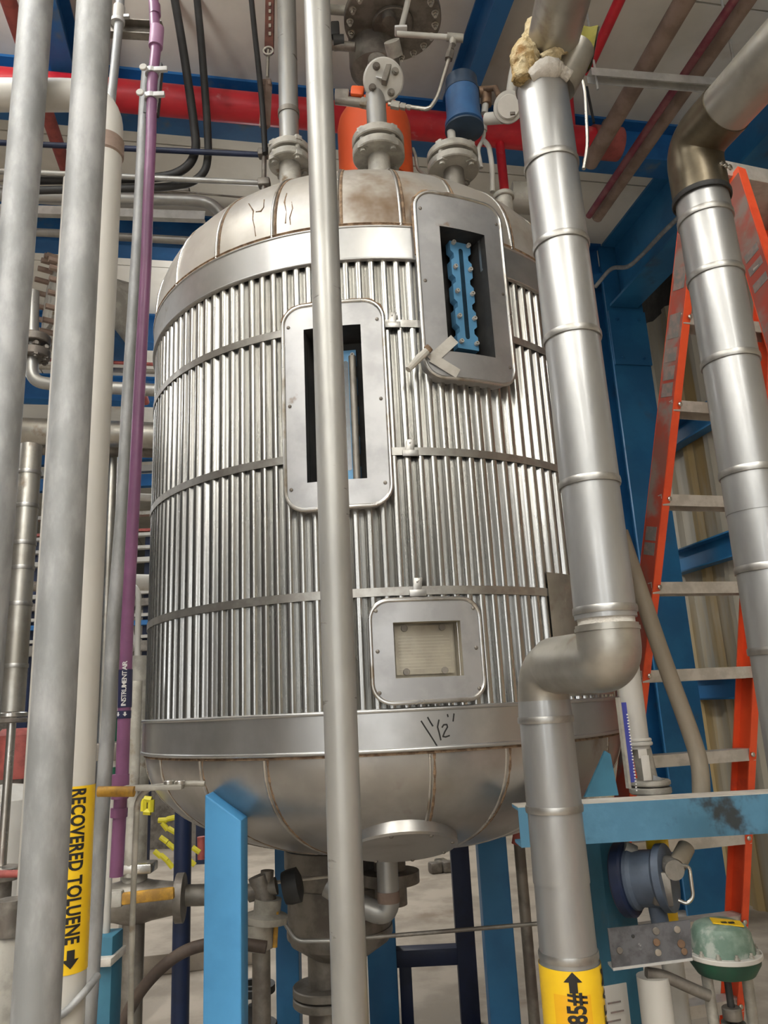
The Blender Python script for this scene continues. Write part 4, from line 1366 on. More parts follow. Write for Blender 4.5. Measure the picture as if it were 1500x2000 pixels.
# centre nozzle with blind flange above
YN = 2.58
cn_ = P(740, 310, YN)
Rn = wr(740, 305, YN, 102)
nz = thing('nozzle', 'middle flanged nozzle on the tank top with a shiny blind flange', 'nozzle', (cn_.x, cn_.y, P(740, 345, YN).z), 'flanged nozzles on the tank top')
tn = .046
MB().tube([(cn_.x, cn_.y, 3.45), (cn_.x, cn_.y, cn_.z)], wr(740, 330, YN, 44), 28).build('neck', G['grimy'], nz)
flange_set(nz, cn_, Rn, .036, .016, 4, G['grimy'], rot=.75)
zt_ = P(738, 185, YN).z
MB().tube([(cn_.x, cn_.y, cn_.z + .02), (cn_.x, cn_.y, zt_)], wr(738, 220, YN, 39), 28).build('riser', G['steel'], nz)
nb_ = V((.10, -.80, -.55)).normalized()
cb = P(748, 158, YN - .03)
MB().lathe([(0, .028), (.076, .028), (.082, .022), (.082, 0), (.05, -.004), (.04, -.03), (.036, -.07), (0, -.07)], cb, nb_, 40).build('blind_flange', G['white'], nz)
x_, y_ = frame_for(nb_)
for k in range(4):
    a = 2 * pi * k / 4 + .6
    shared('hexbolt', hexbolt, 'bolt', G['dull'], nz, cb + nb_ * .028 + (x_ * cos(a) + y_ * sin(a)) * .055, nb_)
MB().box(cb + nb_ * .045 + V((.01, 0, .02)), (.022, .03, .085), (.95, .1, -.3), bev=.003).build('latch_bar', G['dull'], nz)
MB().box(cb + nb_ * .034 + V((-.012, 0, .004)), (.036, .004, .06), (.95, .1, -.3), nb_.cross(V((.95, .1, -.3))).cross(V((.95, .1, -.3))) if False else (.1, .6, -.8), bev=.001).build('name_tag', G['inkw'], nz)
# sensing line
tb = thing('steel_tubing', 'bent stainless sensing tube rising from the middle nozzle to the big round flange', 'tubing', P(775, 210, YN))
yt = YN - .02
MB().tube(bend([P(758, 203, yt), P(815, 211, yt), P(838, 214, yt), P(855, 190, yt), P(879, 108, yt), P(883, 80, yt)], .05, 8), .0085, 14).build('tube', G['stain'], tb)
for u, v, u2, v2, rr in ((764, 204, 780, 207, .017), (782, 207, 792, 209, .014), (795, 209, 802, 210, .011), (876, 116, 880, 100, .017), (881, 98, 883, 84, .013)):
    MB().prism([(rr * cos(k * pi / 3), rr * sin(k * pi / 3)) for k in range(6)], P(u, v, yt), *frame_for(P(u2, v2, yt) - P(u, v, yt)), (P(u2, v2, yt) - P(u, v, yt)).length, (P(u2, v2, yt) - P(u, v, yt)).normalized()).build('compression_nut', G['dull' if u > 870 else 'grimy'], tb)
MB().tube([P(775, 66, yt), P(905, 75, yt)], .0115, 16).build('cross_tube', G['white'], tb)
MB().tube([P(873, 72, yt), P(905, 75, yt)], .017, 16).build('tee', G['grimy'], tb)
MB().tube([P(884, 74, yt), P(884, 88, yt)], .014, 16).build('tee_branch', G['grimy'], tb)
# orange knob valve left of the riser
ov = thing('needle_valve', 'small grimy valve with an orange handle left of the middle nozzle', 'valve', P(690, 205, YN + .05))
MB().tube([P(655, 195, YN + .03), P(722, 203, YN + .03)], .019, 16).build('body', G['dull'], ov)
MB().box(P(668, 188, YN + .03), (.06, .04, .045), (1, 0, -.1), bev=.006).build('bonnet', G['dull'], ov)
MB().box(P(698, 180, YN + .02), (.055, .03, .045), (1, 0, -.15), bev=.008).build('handle', G['orange'], ov)
MB().tube([P(705, 200, YN), P(718, 203, YN)], .022, 6).build('hex_union', G['grimy'], ov)
# big round flange of the equipment hanging above
YD = 2.95
cdk = P(767, 44, YD)
Rd = wr(767, 44, YD, 190)
bd = thing('vessel_flange', 'big round bolted flange overhead, half cut by the top of the photo', 'flange', cdk)
MB().lathe([(0, 0), (Rd - .004, 0), (Rd, .004), (Rd, .03), (Rd * .8, .034), (Rd * .8, .3), (Rd * .8, ZC - cdk.z), (0, ZC - cdk.z)], cdk, ZU, 56).build('flange_plate', G['dull'], bd)
for k in range(20):
    a = 2 * pi * k / 20 + .1
    shared('hexbolt', hexbolt, 'bolt', G['stain'], bd, cdk + V((cos(a), sin(a), 0)) * Rd * .88, (0, 0, -1), scale=1.1)
MB().disc(cdk, (0, 0, -1), Rd * .42, .02, 32, .004).build('centre_boss', G['dull'], bd)
MB().lathe([(0, 0), (.085, .005), (.12, .03), (.125, .06), (.125, .3), (0, .3)], P(733, 150, YD + .15), ZU, 32).build('drain_bowl', G['dull'], bd)
MB().tube([P(738, 118, YD - .1), P(735, 135, YD - .05)], .045, 24).build('bowl_neck', G['dull'], bd)
MB().tube([cdk + V((-.02, -.06, -.06)), cdk + V((-.02, -.06, .0))], .032, 20).build('plug', G['dull'], bd)
MB().tube([P(765, 80, YD - .25), P(772, 110, YD - .2)], .035, 20).build('outlet_nut', G['grimy'], bd)
MB().tube([P(640, 18, YD), P(690, 22, YD)], .022, 16).build('side_pipe', G['grimy'], bd)
MB().tube([P(640, 88, YD), P(694, 92, YD)], .022, 16).build('side_pipe', G['dull'], bd)
MB().lathe([(0, 0), (.035, 0), (.035, .05), (0, .05)], P(652, 84, YD), (1, 0, 0), 20).build('side_valve', G['black'], bd)
MB().box(P(655, 60, YD), (.04, .04, .08), bev=.006).build('side_lever', G['black'], bd)
# white bracketed pipe in front of it
o = thing('white_pipe', 'thin white pipe with a bent foot bracket in front of the big overhead flange', 'pipe', P(785, 65, 2.72), 'white painted pipes')
MB().tube([P(783, 58, 2.72), P(792, 22, 2.72), P(806, -40, 2.72)], .013, 16).build('pipe_run', G['white'], o)
MB().box(P(783, 60, 2.72), (.055, .05, .012), (1, .1, .1), bev=.002).build('foot_bracket', G['inkw'], o)
# left nozzle
YL = 2.72
cl_ = P(566, 325, YL)
Rl_ = wr(566, 310, YL, 82)
nl = thing('nozzle', 'left flanged nozzle on the tank top, half behind the middle steel pipe', 'nozzle', (cl_.x, cl_.y, P(566, 350, YL).z), 'flanged nozzles on the tank top')
MB().tube([(cl_.x, cl_.y, 3.40), (cl_.x, cl_.y, cl_.z)], wr(578, 340, YL, 42), 28).build('neck', G['grimy'], nl)
flange_set(nl, cl_, Rl_, .034, .015, 4, G['grimy'], rot=.6)
MB().tube([(cl_.x, cl_.y, cl_.z + .08), (cl_.x, cl_.y, ZC)], wr(575, 200, YL, 38), 28).build('riser', G['steel'], nl)
zq = P(575, 222, YL).z
MB().tube([(cl_.x, cl_.y, zq - .012), (cl_.x, cl_.y, zq + .012)], wr(575, 200, YL, 42), 28).build('collar', G['dull'], nl)
# right nozzle, motor and junction box
YM = 2.66
cm = P(886, 336, YM)
Rm = wr(886, 325, YM, 100)
nm = thing('nozzle', 'right flanged nozzle on the tank top under the blue level transmitter', 'nozzle', (cm.x, cm.y, P(886, 360, YM).z), 'flanged nozzles on the tank top')
MB().tube([(cm.x, cm.y, 3.38), (cm.x, cm.y, cm.z)], wr(888, 350, YM, 40), 28).build('neck', G['dull'], nm)
flange_set(nm, cm, Rm, .033, .016, 4, G['grimy'], rot=.9)
tm = thing('level_transmitter', 'blue cylindrical transmitter head above the right nozzle', 'transmitter', P(884, 292, YM), None)
MB().tube([P(884, 292, YM), P(881, 255, YM)], .017, 18).build('stem', G['white'], tm)
bax = (P(899, 150, YM) - P(906, 255, YM)).normalized()
cb0 = P(907, 252, YM)
rb_ = wr(904, 200, YM, 66)
hb = (P(899, 152, YM) - cb0).length
MB().lathe([(0, -.012), (rb_ * .6, -.012), (rb_ * 1.12, .012), (rb_ * 1.12, .03), (rb_, .055), (rb_, hb * .68)], cb0, bax, 36).build('housing', G['bluem'], tm)
MB().lathe([(rb_ * 1.02, hb * .68), (rb_ * 1.02, hb * .74), (rb_ * .94, hb * .76), (rb_ * .94, hb * .94), (rb_ * .7, hb), (0, hb)], cb0, bax, 36).build('cap', G['bluedk'], tm)
MB().box(cb0 + bax * (hb + .008), (.022, .02, .022), bev=.003).build('cap_lug', G['bluedk'], tm)
MB().lathe([(0, -.004), (rb_ * .6, -.004), (rb_ * 1.14, .004), (rb_ * 1.14, .012)], cb0 - bax * .012, bax, 36).build('underside', G['bluedk'], tm)
MB().tube(bend([P(935, 180, YM), P(950, 178, YM), P(950, 205, YM)], .03), .022, 18).build('conduit_elbow', G['brass'], tm)
MB().tube([P(948, 205, YM), P(946, 222, YM)], .014, 16).build('conduit_nipple', G['white'], tm)
jb = thing('junction_box', 'round grey-white junction box with a screw cover beside the jacketed pipe', 'junction box', P(995, 240, YM - .1))
jn = V((-.12, -.82, -.55)).normalized()
cj = P(993, 210, YM - .12)
rj_ = wr(993, 210, YM - .12, 58)
MB().lathe([(0, .025), (rj_ * .78, .025), (rj_ * .8, .02), (rj_, .018), (rj_, -.01), (rj_ * .9, -.05), (rj_ * .5, -.075), (0, -.08)], cj, jn, 36).build('body', G['white'], jb)
MB().disc(cj + jn * .024, jn, rj_ * .74, .006, 36, .002).build('cover', G['sign'], jb)
MB().box(cj + jn * .03 + V((.012, 0, -.035)), (.02, .008, .012), bev=.001).build('cover_notch', G['dull'], jb)
MB().tube([cj + V((-.02, .03, -.02)), P(950, 232, YM - .05)], .024, 18).build('side_entry', G['white'], jb)
MB().tube([cj + V((.01, .02, .04)), P(1001, 150, YM - .1), P(1005, 122, YM - .1)], [.02, .018, .014], 18).build('top_entry', G['white'], jb)
MB().tube([P(938, 175, YM), P(968, 172, YM - .05), P(975, 190, YM - .1)], .012, 14).build('conduit_tail', G['brass'], jb)
# hanging clevis and rod behind
ch = thing('lifting_hook', 'white hooked rod standing on a small flange, right of the transmitter', 'rod', P(985, 385, 2.75))
yc = 2.70
MB().tube(bend([P(945, 250, yc), P(945, 272, yc), P(933, 290, yc), P(940, 328, yc)], .04), .0085, 14).build('short_limb', G['white'], ch)
MB().tube(bend([P(944, 274, yc), P(955, 285, yc), P(961, 320, yc), P(962, 375, yc)], .04), .0105, 14).build('long_limb', G['white'], ch)
MB().disc(P(984, 389, 2.68), ZU, .043, .02, 28, .003).build('flange', G['grimy'], ch)
MB().tube([V((P(984, 389, 2.68).x, 2.68, 3.36)), P(984, 389, 2.68)], .034, 24).build('neck', G['grimy'], ch)
MB().tube([P(945, 240, yc), P(945, 256, yc)], .014, 14).build('socket', G['white'], ch)
ppipe('steel_pipe', 'stubby grey pipe lying behind the jacketed pipe at the tank shoulder', 'pipe', [(998, 386), (1120, 392)], 2.95, 60, G['grimy'])
ppipe('wire', 'thin yellow wire hanging beside the transmitter', 'wire', [(917, 262), (919, 295)], 2.72, 4, G['tyel'])
# orange cover behind the middle nozzle
oc = thing('motor_cover', 'bright orange domed cover standing behind the middle nozzle', 'cover', P(735, 340, 3.05))
zo0, zo1 = P(735, 372, 3.0).z, P(735, 245, 3.0).z
po = P(733, 300, 3.0)
ro = wr(733, 300, 3.0, 144)
MB().lathe([(0, zo0), (ro, zo0), (ro, zo1 - .03), (ro * .95, zo1 + .01), (ro * .82, zo1 + .05), (ro * .5, zo1 + .075), (0, zo1 + .08)], (po.x, po.y, 0), ZU, 44).build('shell', G['orange'], oc)
MB().tube([(po.x, po.y, 3.63), (po.x, po.y, zo0)], ro * .8, 32).build('pedestal', G['dull'], oc)
MB().tube(bend([P(806, 290, 3.0), P(812, 305, 3.0), P(815, 330, 3.0), P(835, 345, 2.95)], .03), .008, 12).build('cable', G['grimy'], oc)
# ================================================================== overhead pipes
def PB(u, v, b):
    d = ray(u, v)
    return CAM + d * ((b - CAM.dot(D2)) / d.dot(D2))
# red sprinkler main, parallel to the first beam
ra, rb2 = PB(240, 192, 3.78), PB(1000, 258, 3.78)
zr_ = (ra.z + rb2.z) / 2
bb_ = 3.78
rm = thing('red_main', 'thick red sprinkler main running across under the first blue beam', 'pipe', B(0, bb_, zr_ - .1))
rred = .088
aend = bld(PB(1160, 275, bb_))[0]
MB().tube([B(-7.45, bb_, zr_), B(aend, bb_, zr_)], rred, 32).build('pipe_run', G['red'], rm)
MB().tube([B(aend - .02, bb_, zr_), B(aend + .17, bb_, zr_)], rred * 1.16, 32).build('grooved_coupling', G['redd'], rm)
MB().box(B(aend + .05, bb_ - .09, zr_ + .06), (.05, .04, .05), D1, D2, bev=.004).build('coupling_bolt', G['dull'], rm)
MB().tube([B(aend - .16, bb_, zr_ - .02), B(aend - .16, bb_ - .04, zr_ + .42)], .036, 20).build('riser', G['red'], rm)
p = PB(980, 320, bb_)
MB().tube([B(bld(p)[0], bb_, zr_ - .02), B(bld(p)[0], bb_, zr_ - .75)], .028, 18).build('drop', G['red'], rm)
# thin tube beside the jacketed pipe
ppipe('steel_tubing', 'thin bent steel tube right beside the top of the jacketed pipe', 'tubing', [(1124, 158), (1138, 156), (1143, 180), (1148, 285), (1140, 330)], 1.95, 7, G['stain'], .05, n=12)
ppipe('steel_rod', 'thin black hanger rod beside the red main coupling', 'rod', [(1146, 170), (1160, 240)], 3.6, 5, G['black'])
# pipes running away from the camera, upper right
def dpipe(name, label, u0_, v0_, u1_, v1_, z, w, m, cat='pipe', group='pipes running away at upper right', at0=True):
    a, b = PZ(u0_, v0_, z), PZ(u1_, v1_, z)
    t = a - CAM
    r = w / 2 * t.dot(FW) / F * .92
    o = MB().tube([a + (a - b).normalized() * 1.2, b], r, 24).build(name, m)
    return tag(o, label, cat, group)
dpipe('brown_pipe', 'dusty brown pipe running away at upper right, the one nearest the jacketed pipe', 1337, 0, 1152, 318, 4.68, 44, G['brownp'])
dpipe('brown_pipe', 'dusty grey-brown pipe running away at upper right, touching the maroon pipe', 1461, 0, 1166, 425, 4.72, 33, G['brownp'])
dpipe('maroon_pipe', 'thin dark maroon pipe running away at upper right', 1434, 0, 1150, 422, 4.66, 19, G['maroon'])
dpipe('red_pipe', 'slim red pipe running away behind the torn insulation', 1210, 0, 1146, 140, 4.68, 24, G['red'])
dpipe('red_pipe', 'faded red pipe running away at upper left behind the galvanised pipes', 16, 0, 285, 785, 4.85, 34, G['redd'])
# strut rack carrying them
a, b = PZ(1150, 140, 4.58), PZ(1432, 163, 4.58)
sr = thing('strut_rack', 'galvanised strut channel hung from two rods under the pipes at upper right', 'rack', (a + b) / 2)
d_ = (b - a)
d_.z = 0
MB().channel(a, V((b.x, b.y, a.z)), .055, .045, (0, 0, -1), .004).build('channel', G['strut'], sr)
for u, v in ((1163, 118), (1438, 122)):
    p = PZ(u, v + 24, a.z)
    MB().tube([V((p.x, p.y, a.z - .1)), V((p.x, p.y, ZC))], .006, 10).build('hanger_rod', G['strut'], sr)
# ================================================================== overhead, left
YK = 3.35
CB = 'black cables looping down at upper left'
ppipe('cable', 'left one of the two black cables looping down and away to the left', 'cable', [(336, -30), (352, 60), (366, 150), (378, 235), (384, 290), (372, 322), (340, 342), (290, 349), (60, 352)], YK, 17, G['black'], .2, CB, 14)
ppipe('cable', 'right one of the two black cables looping down and away to the left', 'cable', [(382, -30), (393, 80), (399, 160), (405, 240), (407, 300), (402, 335), (375, 358), (320, 366), (60, 372)], YK, 15, G['black'], .2, CB, 14)
ppipe('cable', 'single black cable hanging straight beside the slotted hanger', 'cable', [(488, -30), (497, 60), (506, 140), (513, 215), (518, 300)], YK - .2, 11, G['black'], .2, None, 14)
hg = thing('pipe_hanger', 'slotted rusty strut hanger with an eye rod and brown lower bar', 'hanger', P(516, 370, 3.2))
MB().channel(P(527, -30, 3.2), P(525, 96, 3.2), .045, .03, (0, 1, 0), .004).build('slotted_channel', G['rustst'], hg)
for v in (8, 22, 36, 50, 66):
    MB().box(P(527, v, 3.195), (.012, .004, .022)).build('slot', G['plate2'], hg)
MB().tube([P(524, 98, 3.2), P(522, 152, 3.2)], .009, 12).build('eye_rod', G['stain'], hg)
MB().lathe([(.020, -.006), (.028, -.006), (.028, .006), (.020, .006)], P(524, 100, 3.19), (0, 1, 0), 20, close=True).build('eye', G['stain'], hg)
MB().box(P(521, 165, 3.2), (.05, .04, .035), bev=.003).build('block', G['brownp'], hg)
MB().tube([P(521, 165, 3.2), P(517, 248, 3.2)], .028, 4).build('lower_bar', G['brownp'], hg)
MB().tube([P(517, 248, 3.2), P(515, 378, 3.2)], .012, 12).build('drop_rod', G['dull'], hg)
for v in (300, 358):
    MB().box(P(516, v, 3.2), (.06, .05, .04), bev=.008).build('clamp', G['dull'], hg)
CO = 'horizontal conduits at upper left'
ppipe('conduit', 'dark bluish conduit crossing level with the nozzle flanges at upper left', 'conduit', [(-40, 277), (225, 289), (522, 303)], 3.3, 11, G['navy'], .2, CO, 12, at=1)
ppipe('conduit', 'steel conduit ending at the hanger, just above the tank shoulder', 'conduit', [(-40, 333), (225, 344), (522, 358)], 3.3, 11, G['steel'], .2, CO, 12, at=1)
ppipe('conduit', 'thin wire-like conduit drooping towards the tank shoulder', 'conduit', [(-40, 352), (225, 358), (365, 376), (480, 386)], 3.6, 4, G['dull'], .3, CO, 10, at=1)
ppipe('conduit', 'fat dark conduit bending down behind the tank shoulder', 'conduit', [(-40, 380), (225, 388), (372, 391), (412, 396), (440, 425)], 3.7, 22, G['steel'], .2, CO, 16, at=1)
ppipe('conduit', 'fat dark conduit hidden under the beige wires at upper left', 'conduit', [(-40, 366), (225, 374), (370, 372)], 3.75, 12, G['dull'], .2, CO, 12, at=1)
o = MB().channel(P(-40, 405, 3.9), P(400, 420, 3.9), .055, .04, (0, 1, 0), .005).build('cable_tray', G['strut'])
tag(o, 'grey steel tray crossing behind the tank shoulder on the left', 'tray')
PL = 'pipes crossing left of the tank'
ppipe('steel_pipe', 'slim steel pipe in front of the second blue beam, left of the tank shoulder', 'pipe', [(-40, 449), (60, 453), (385, 471)], 4.3, 16, G['steel'], .2, PL, 16, at=1)
ppipe('red_pipe', 'very thin dark red pipe crossing left of the tank at mid height', 'pipe', [(-40, 697), (200, 707), (330, 713)], 4.4, 7, G['redd'], .2, PL, 10, at=1)
ppipe('steel_pipe', 'grey conduit just under the thin dark red pipe left of the tank', 'pipe', [(60, 716), (200, 722), (330, 727)], 4.5, 10, G['grimy'], .2, PL, 12, at=1)
ppipe('steel_pipe', 'fat grey header pipe crossing left of the tank above the white edge', 'pipe', [(-60, 838), (150, 845), (340, 852)], 4.2, 52, G['jackd'], .2, PL, 28, at=1)
ppipe('steel_pipe', 'lower dull pipe tucked under the fat grey header pipe', 'pipe', [(-60, 872), (150, 878), (340, 882)], 4.35, 26, G['dull'], .2, PL, 20, at=1)
ppipe('white_pipe', 'white pipe crossing left of the tank under the fat header', 'pipe', [(190, 967), (250, 970), (340, 974)], 5.5, 15, G['white'], .2, PL, 16, at=1)
ppipe('steel_pipe', 'short grey pipe crossing between the two thick galvanised pipes', 'pipe', [(-40, 1140), (50, 1145), (130, 1147)], 4.0, 20, G['dull'], .2, PL, 16, at=1)
ppipe('white_pipe', 'fat white pipe crossing far behind, left of the tank waist', 'pipe', [(180, 1135), (250, 1137), (340, 1139)], 6.0, 32, G['white'], .2, PL, 20, at=1)
# small flanged line with elbow at the left edge
fe = thing('flanged_elbow', 'rusty flanged pipe turning into an elbow beside the leftmost pipe', 'pipe', P(75, 765, 3.9))
ye = 3.9
MB().tube(bend([P(64, 570, ye), P(62, 690, ye), P(62, 744, ye), P(110, 752, ye), P(340, 764, ye)], .14, 8), wr(250, 756, ye, 25), 20).build('pipe_run', G['steel'], fe)
for v in (672, 700):
    MB().disc(P(68, v, ye), ZU, wr(68, v, ye, 56), .05, 28, .005).build('flange', G['dull'], fe)
for k in range(6):
    a = 2 * pi * k / 6
    shared('stud', stud, 'stud', G['dull'], fe, P(68, 690, ye) + V((cos(a), sin(a), 0)) * wr(68, 690, ye, 44), ZU, scale=1.6)
# big flanged vessel end between the galvanised pipes
ve = thing('vessel', 'rusty round vessel end with a ring of long bolts, between the thick pipes', 'vessel', P(120, 720, 4.2))
cx = P(104, 590, 4.2)
rv_ = wr(104, 590, 4.2, 190)
vax = V((-.8, -.6, .0)).normalized()
MB().lathe([(0, .02), (rv_ * .55, .02), (rv_ * .6, 0), (rv_, 0), (rv_, -.05), (rv_ * .8, -.055), (rv_ * .8, -.5), (0, -.5)], cx, vax, 44).build('shell', G['grimy'], ve)
MB().lathe([(rv_ * .99, -.06), (rv_ * 1.02, -.06), (rv_ * 1.02, -.10), (rv_ * .7, -.10)], cx, vax, 44).build('dark_ring', G['black'], ve)
x_, y_ = frame_for(vax)
for k in range(20):
    a = 2 * pi * k / 20
    MB().tube([cx + (x_ * cos(a) + y_ * sin(a)) * rv_ * .88 - vax * .02, cx + (x_ * cos(a) + y_ * sin(a)) * rv_ * .88 + vax * .085], .018, 8).build('bolt', G['brownp'], ve)
MB().box((cx.x + .25, cx.y + .15, (cx.z - rv_ * .8) / 2), (.12, .12, cx.z - rv_ * .8)).build('support_post', G['beam'], ve)
MB().box(cx + V((.25, .15, -rv_ * .8)), (.3, .4, .04)).build('saddle', G['beam'], ve)
# vertical lines on the far left
vj = thing('jacketed_pipe', 'sheet-clad upright pipe with ring seams, far left behind the galvanised pipes', 'pipe', (*P(40, 1200, 3.6).xy, 0), 'aluminium jacketed pipes')
pj = P(45, 1100, 3.6)
rj2 = wr(45, 1100, 3.6, 42)
z0_, z1_ = P(25, 1390, 3.6).z, P(60, 870, 3.6).z
MB().tube([(pj.x, pj.y, z0_), (pj.x, pj.y, z1_)], rj2, 28).build('jacket_sheet', G['jackd'], vj)
for v in (925, 990, 1062, 1110, 1180, 1300):
    clampband(vj, (pj.x, pj.y, P(45, v, 3.6).z), ZU, rj2 + .0006, .02)
MB().disc((pj.x, pj.y, z0_ - .05), ZU, rj2 * 1.25, .022, 28, .004).build('flange', G['dull'], vj)
MB().disc((pj.x, pj.y, z0_ - .025), ZU, rj2 * 1.25, .022, 28, .004).build('flange', G['stain'], vj)
zq = P(15, 1690, 3.6).z
MB().tube([(pj.x, pj.y, zq), (pj.x, pj.y, z0_ - .02)], wr(20, 1550, 3.6, 17), 20).build('lower_pipe', G['stain'], vj)
MB().disc((pj.x, pj.y, zq - .03), ZU, rj2 * 1.4, .025, 28, .004).build('flange', G['stain'], vj)
MB().disc((pj.x, pj.y, zq - .06), ZU, rj2 * 1.4, .025, 28, .004).build('flange', G['dull'], vj)
MB().tube([(pj.x, pj.y, 0), (pj.x, pj.y, zq - .04)], rj2 * .9, 20).build('pipe_foot', G['dull'], vj)
up_pipe('white_pipe', 'slim pale pipe peeping out beside the second galvanised pipe', 'pipe', 127, 480, 3.0, 22, G['white'], 0, P(127, 350, 3.0).z, group='white painted pipes')
up_pipe('jacketed_pipe', 'slim clad upright pipe between the white pipe and the grey conduit', 'pipe', 214, 1040, 4.4, 19, G['jackd'], 0, P(220, 885, 4.4).z, group='aluminium jacketed pipes')
wlp = thing('white_pipe', 'white looped pipe behind the purple pipe, left of the tank waist', 'pipe', P(265, 1275, 4.6), 'white painted pipes')
MB().tube(bend([P(240, 1142, 4.6), P(262, 1144, 4.6), P(271, 1160, 4.6), P(268, 1290, 4.6)], .06, 8), wr(268, 1200, 4.6, 11), 16).build('downcomer', G['white'], wlp)
MB().tube(bend([P(252, 1140, 4.62), P(258, 1170, 4.62), P(256, 1240, 4.62), P(268, 1262, 4.62), P(270, 1290, 4.62)], .05, 8), wr(268, 1200, 4.6, 9), 16).build('branch', G['white'], wlp)
bt = P(270, 1400, 4.6)
MB().tube([(bt.x, bt.y, 0), (bt.x, bt.y, P(268, 1282, 4.6).z)], wr(268, 1350, 4.6, 46), 28).build('clad_column', G['grimy'], wlp)
wlp.location.z = wlp.location.z
for k, (v, w_) in enumerate(((1430, 24), (1560, 22))):
    pass
up_pipe('white_pipe', 'grey-beige upright pipe just right of the purple pipe, ending at the ball valve', 'pipe', 262, 1480, 2.66, 23, G['grimy'], P(262, 1712, 2.66).z, P(270, 1330, 2.66).z, group='white painted pipes')
gl = thing('green_labelled_pipe', 'thin grey pipe with a dark green label, left of the purple pipe', 'pipe', (*P(222, 1450, 2.3).xy, 0))
pgl = P(222, 1440, 2.3)
MB().tube([(pgl.x, pgl.y, 0), (pgl.x, pgl.y, P(222, 1330, 2.3).z)], wr(222, 1440, 2.3, 14), 16).build('pipe_run', G['white'], gl)
MB().tube([(pgl.x, pgl.y, P(222, 1448, 2.3).z), (pgl.x, pgl.y, P(222, 1402, 2.3).z)], wr(222, 1440, 2.3, 15), 16, caps=False).build('green_label', G['labg'], gl)
MB().tube([(pgl.x, pgl.y, P(222, 1530, 2.3).z), (pgl.x, pgl.y, P(222, 1498, 2.3).z)], wr(222, 1440, 2.3, 15), 16, caps=False).build('green_label', G['labg'], gl)
MB().tube([(pgl.x, pgl.y, P(222, 1482, 2.3).z), (pgl.x, pgl.y, P(222, 1466, 2.3).z)], wr(222, 1440, 2.3, 22), 6).build('union_nut', G['stain'], gl)
MB().box(P(210, 1468, 2.3), (.07, .04, .05), bev=.006).build('clamp', G['dull'], gl)
# distant racks in the gaps on the left
rk = thing('pipe_rack', 'distant rack of white and blue rails behind the purple pipe', 'rack', (*P(240, 1250, 9).xy, 0))
for k, (v, w_, m) in enumerate(((892, 34, 'beam'), (925, 12, 'white'), (948, 24, 'beam'), (1012, 7, 'grimy'), (1045, 5, 'redd'), (1053, 6, 'white'), (1078, 6, 'white'), (1102, 9, 'white'), (1165, 8, 'white'), (1185, 14, 'dull'), (1210, 6, 'white'), (1225, 9, 'beam'), (1252, 6, 'white'), (1270, 20, 'dull'))):
    a, b = P(-200, v - 4, 9), P(420, v + 4, 9)
    a.z = b.z = (a.z + b.z) / 2
    MB().box((a + b) / 2, ((a - b).length, .1, wr(240, v, 9, w_) * 2)).build('rail', G[m], rk)
for u in (-150, 60, 200, 292, 400):
    p = P(u, 1200, 9.1)
    MB().box((p.x, p.y, 1.9), (.12, .12, 3.8)).build('rack_post', G['navy'], rk)
p = P(150, 1100, 10)
o = MB().box((p.x, p.y + .3, 1.5), (6, .3, 3.0)).build('equipment_screen', G['dull'])
tag(o, 'dark bank of equipment far behind the pipe rack', 'equipment')
# ================================================================== lower left
YV = 2.7
lv = thing('valve_lever', 'yellow-brown lever handle lying across the purple pipe', 'handle', P(265, 1555, 1.88))
MB().tube([P(192, 1546, 1.88), P(262, 1546, 1.88)], wr(230, 1546, 1.88, 20), 14).build('grip', G['handle'], lv)
MB().box(P(300, 1538, 1.90), (.14, .03, .012), (1, .0, -.02), bev=.002).build('lever_arm', G['grimy'], lv)
for u in (330, 352):
    MB().disc(P(u, 1533, 1.90), ZU, .012, .01, 14, .002).build('bolt_head', G['stain'], lv)
o, q, r = ppipe('conduit', 'thin grey conduit arching over beside the bright blue leg', 'conduit', [(400, 1531), (372, 1530), (290, 1538), (268, 1562), (262, 1700), (257, 1860), (254, 2060)], 1.92, 11, G['grimy'], .07, None, 14)
bv = thing('ball_valve', 'grimy grey ball valve with an orange handle, left of the navy post', 'valve', P(265, 1830, YV))
cv = P(262, 1760, YV)
MB().lathe([(0, -.16), (.075, -.16), (.075, -.135), (.05, -.13), (.06, -.06), (.075, 0), (.06, .06), (.05, .13), (.075, .135), (.075, .16), (0, .16)], cv, (1, .1, 0), 28).build('body', G['dull'], bv)
MB().tube([cv, cv + V((0, 0, .09))], .04, 20).build('stem_housing', G['grimy'], bv)
MB().box(cv + V((0, -.02, .105)), (.14, .08, .03), bev=.005).build('stop_plate', G['stain'], bv)
MB().box(P(278, 1751, YV - .12), (.20, .02, .035), (1, 0, .06), bev=.006).build('handle', G['handle'], bv)
MB().box(P(222, 1755, YV - .12), (.06, .03, .05), bev=.008).build('handle_boss', G['grimy'], bv)
MB().tube([P(330, 1750, YV + .05), P(480, 1745, YV + .1)], wr(360, 1748, YV, 40), 24).build('outlet_pipe', G['dull'], bv)
MB().tube([P(210, 1745, YV), P(208, 1790, YV)], .05, 20).build('inlet_elbow', G['brownp'], bv)
MB().tube([V((cv.x, cv.y, 0)), cv], .035, 18).build('support_stub', G['dull'], bv)
up_pipe('blue_post', 'narrow navy post under the left rim of the tank', 'post', 355, 1780, 3.9, 34, G['navy'], 0, 1.42, group='navy posts behind the tank legs')
ppipe('hose', 'thick brown rubber hose looping across the floor to the bright blue leg', 'hose', [(214, 2060), (262, 1950), (310, 1893), (360, 1855), (430, 1838), (520, 1850)], 2.55, 23, G['hose'], .2, None, 18)
tp = thing('teal_post', 'short dark teal post with a pale collar at the bottom left', 'post', (*P(196, 1950, 2.3).xy, 0))
ptp = P(196, 1950, 2.3)
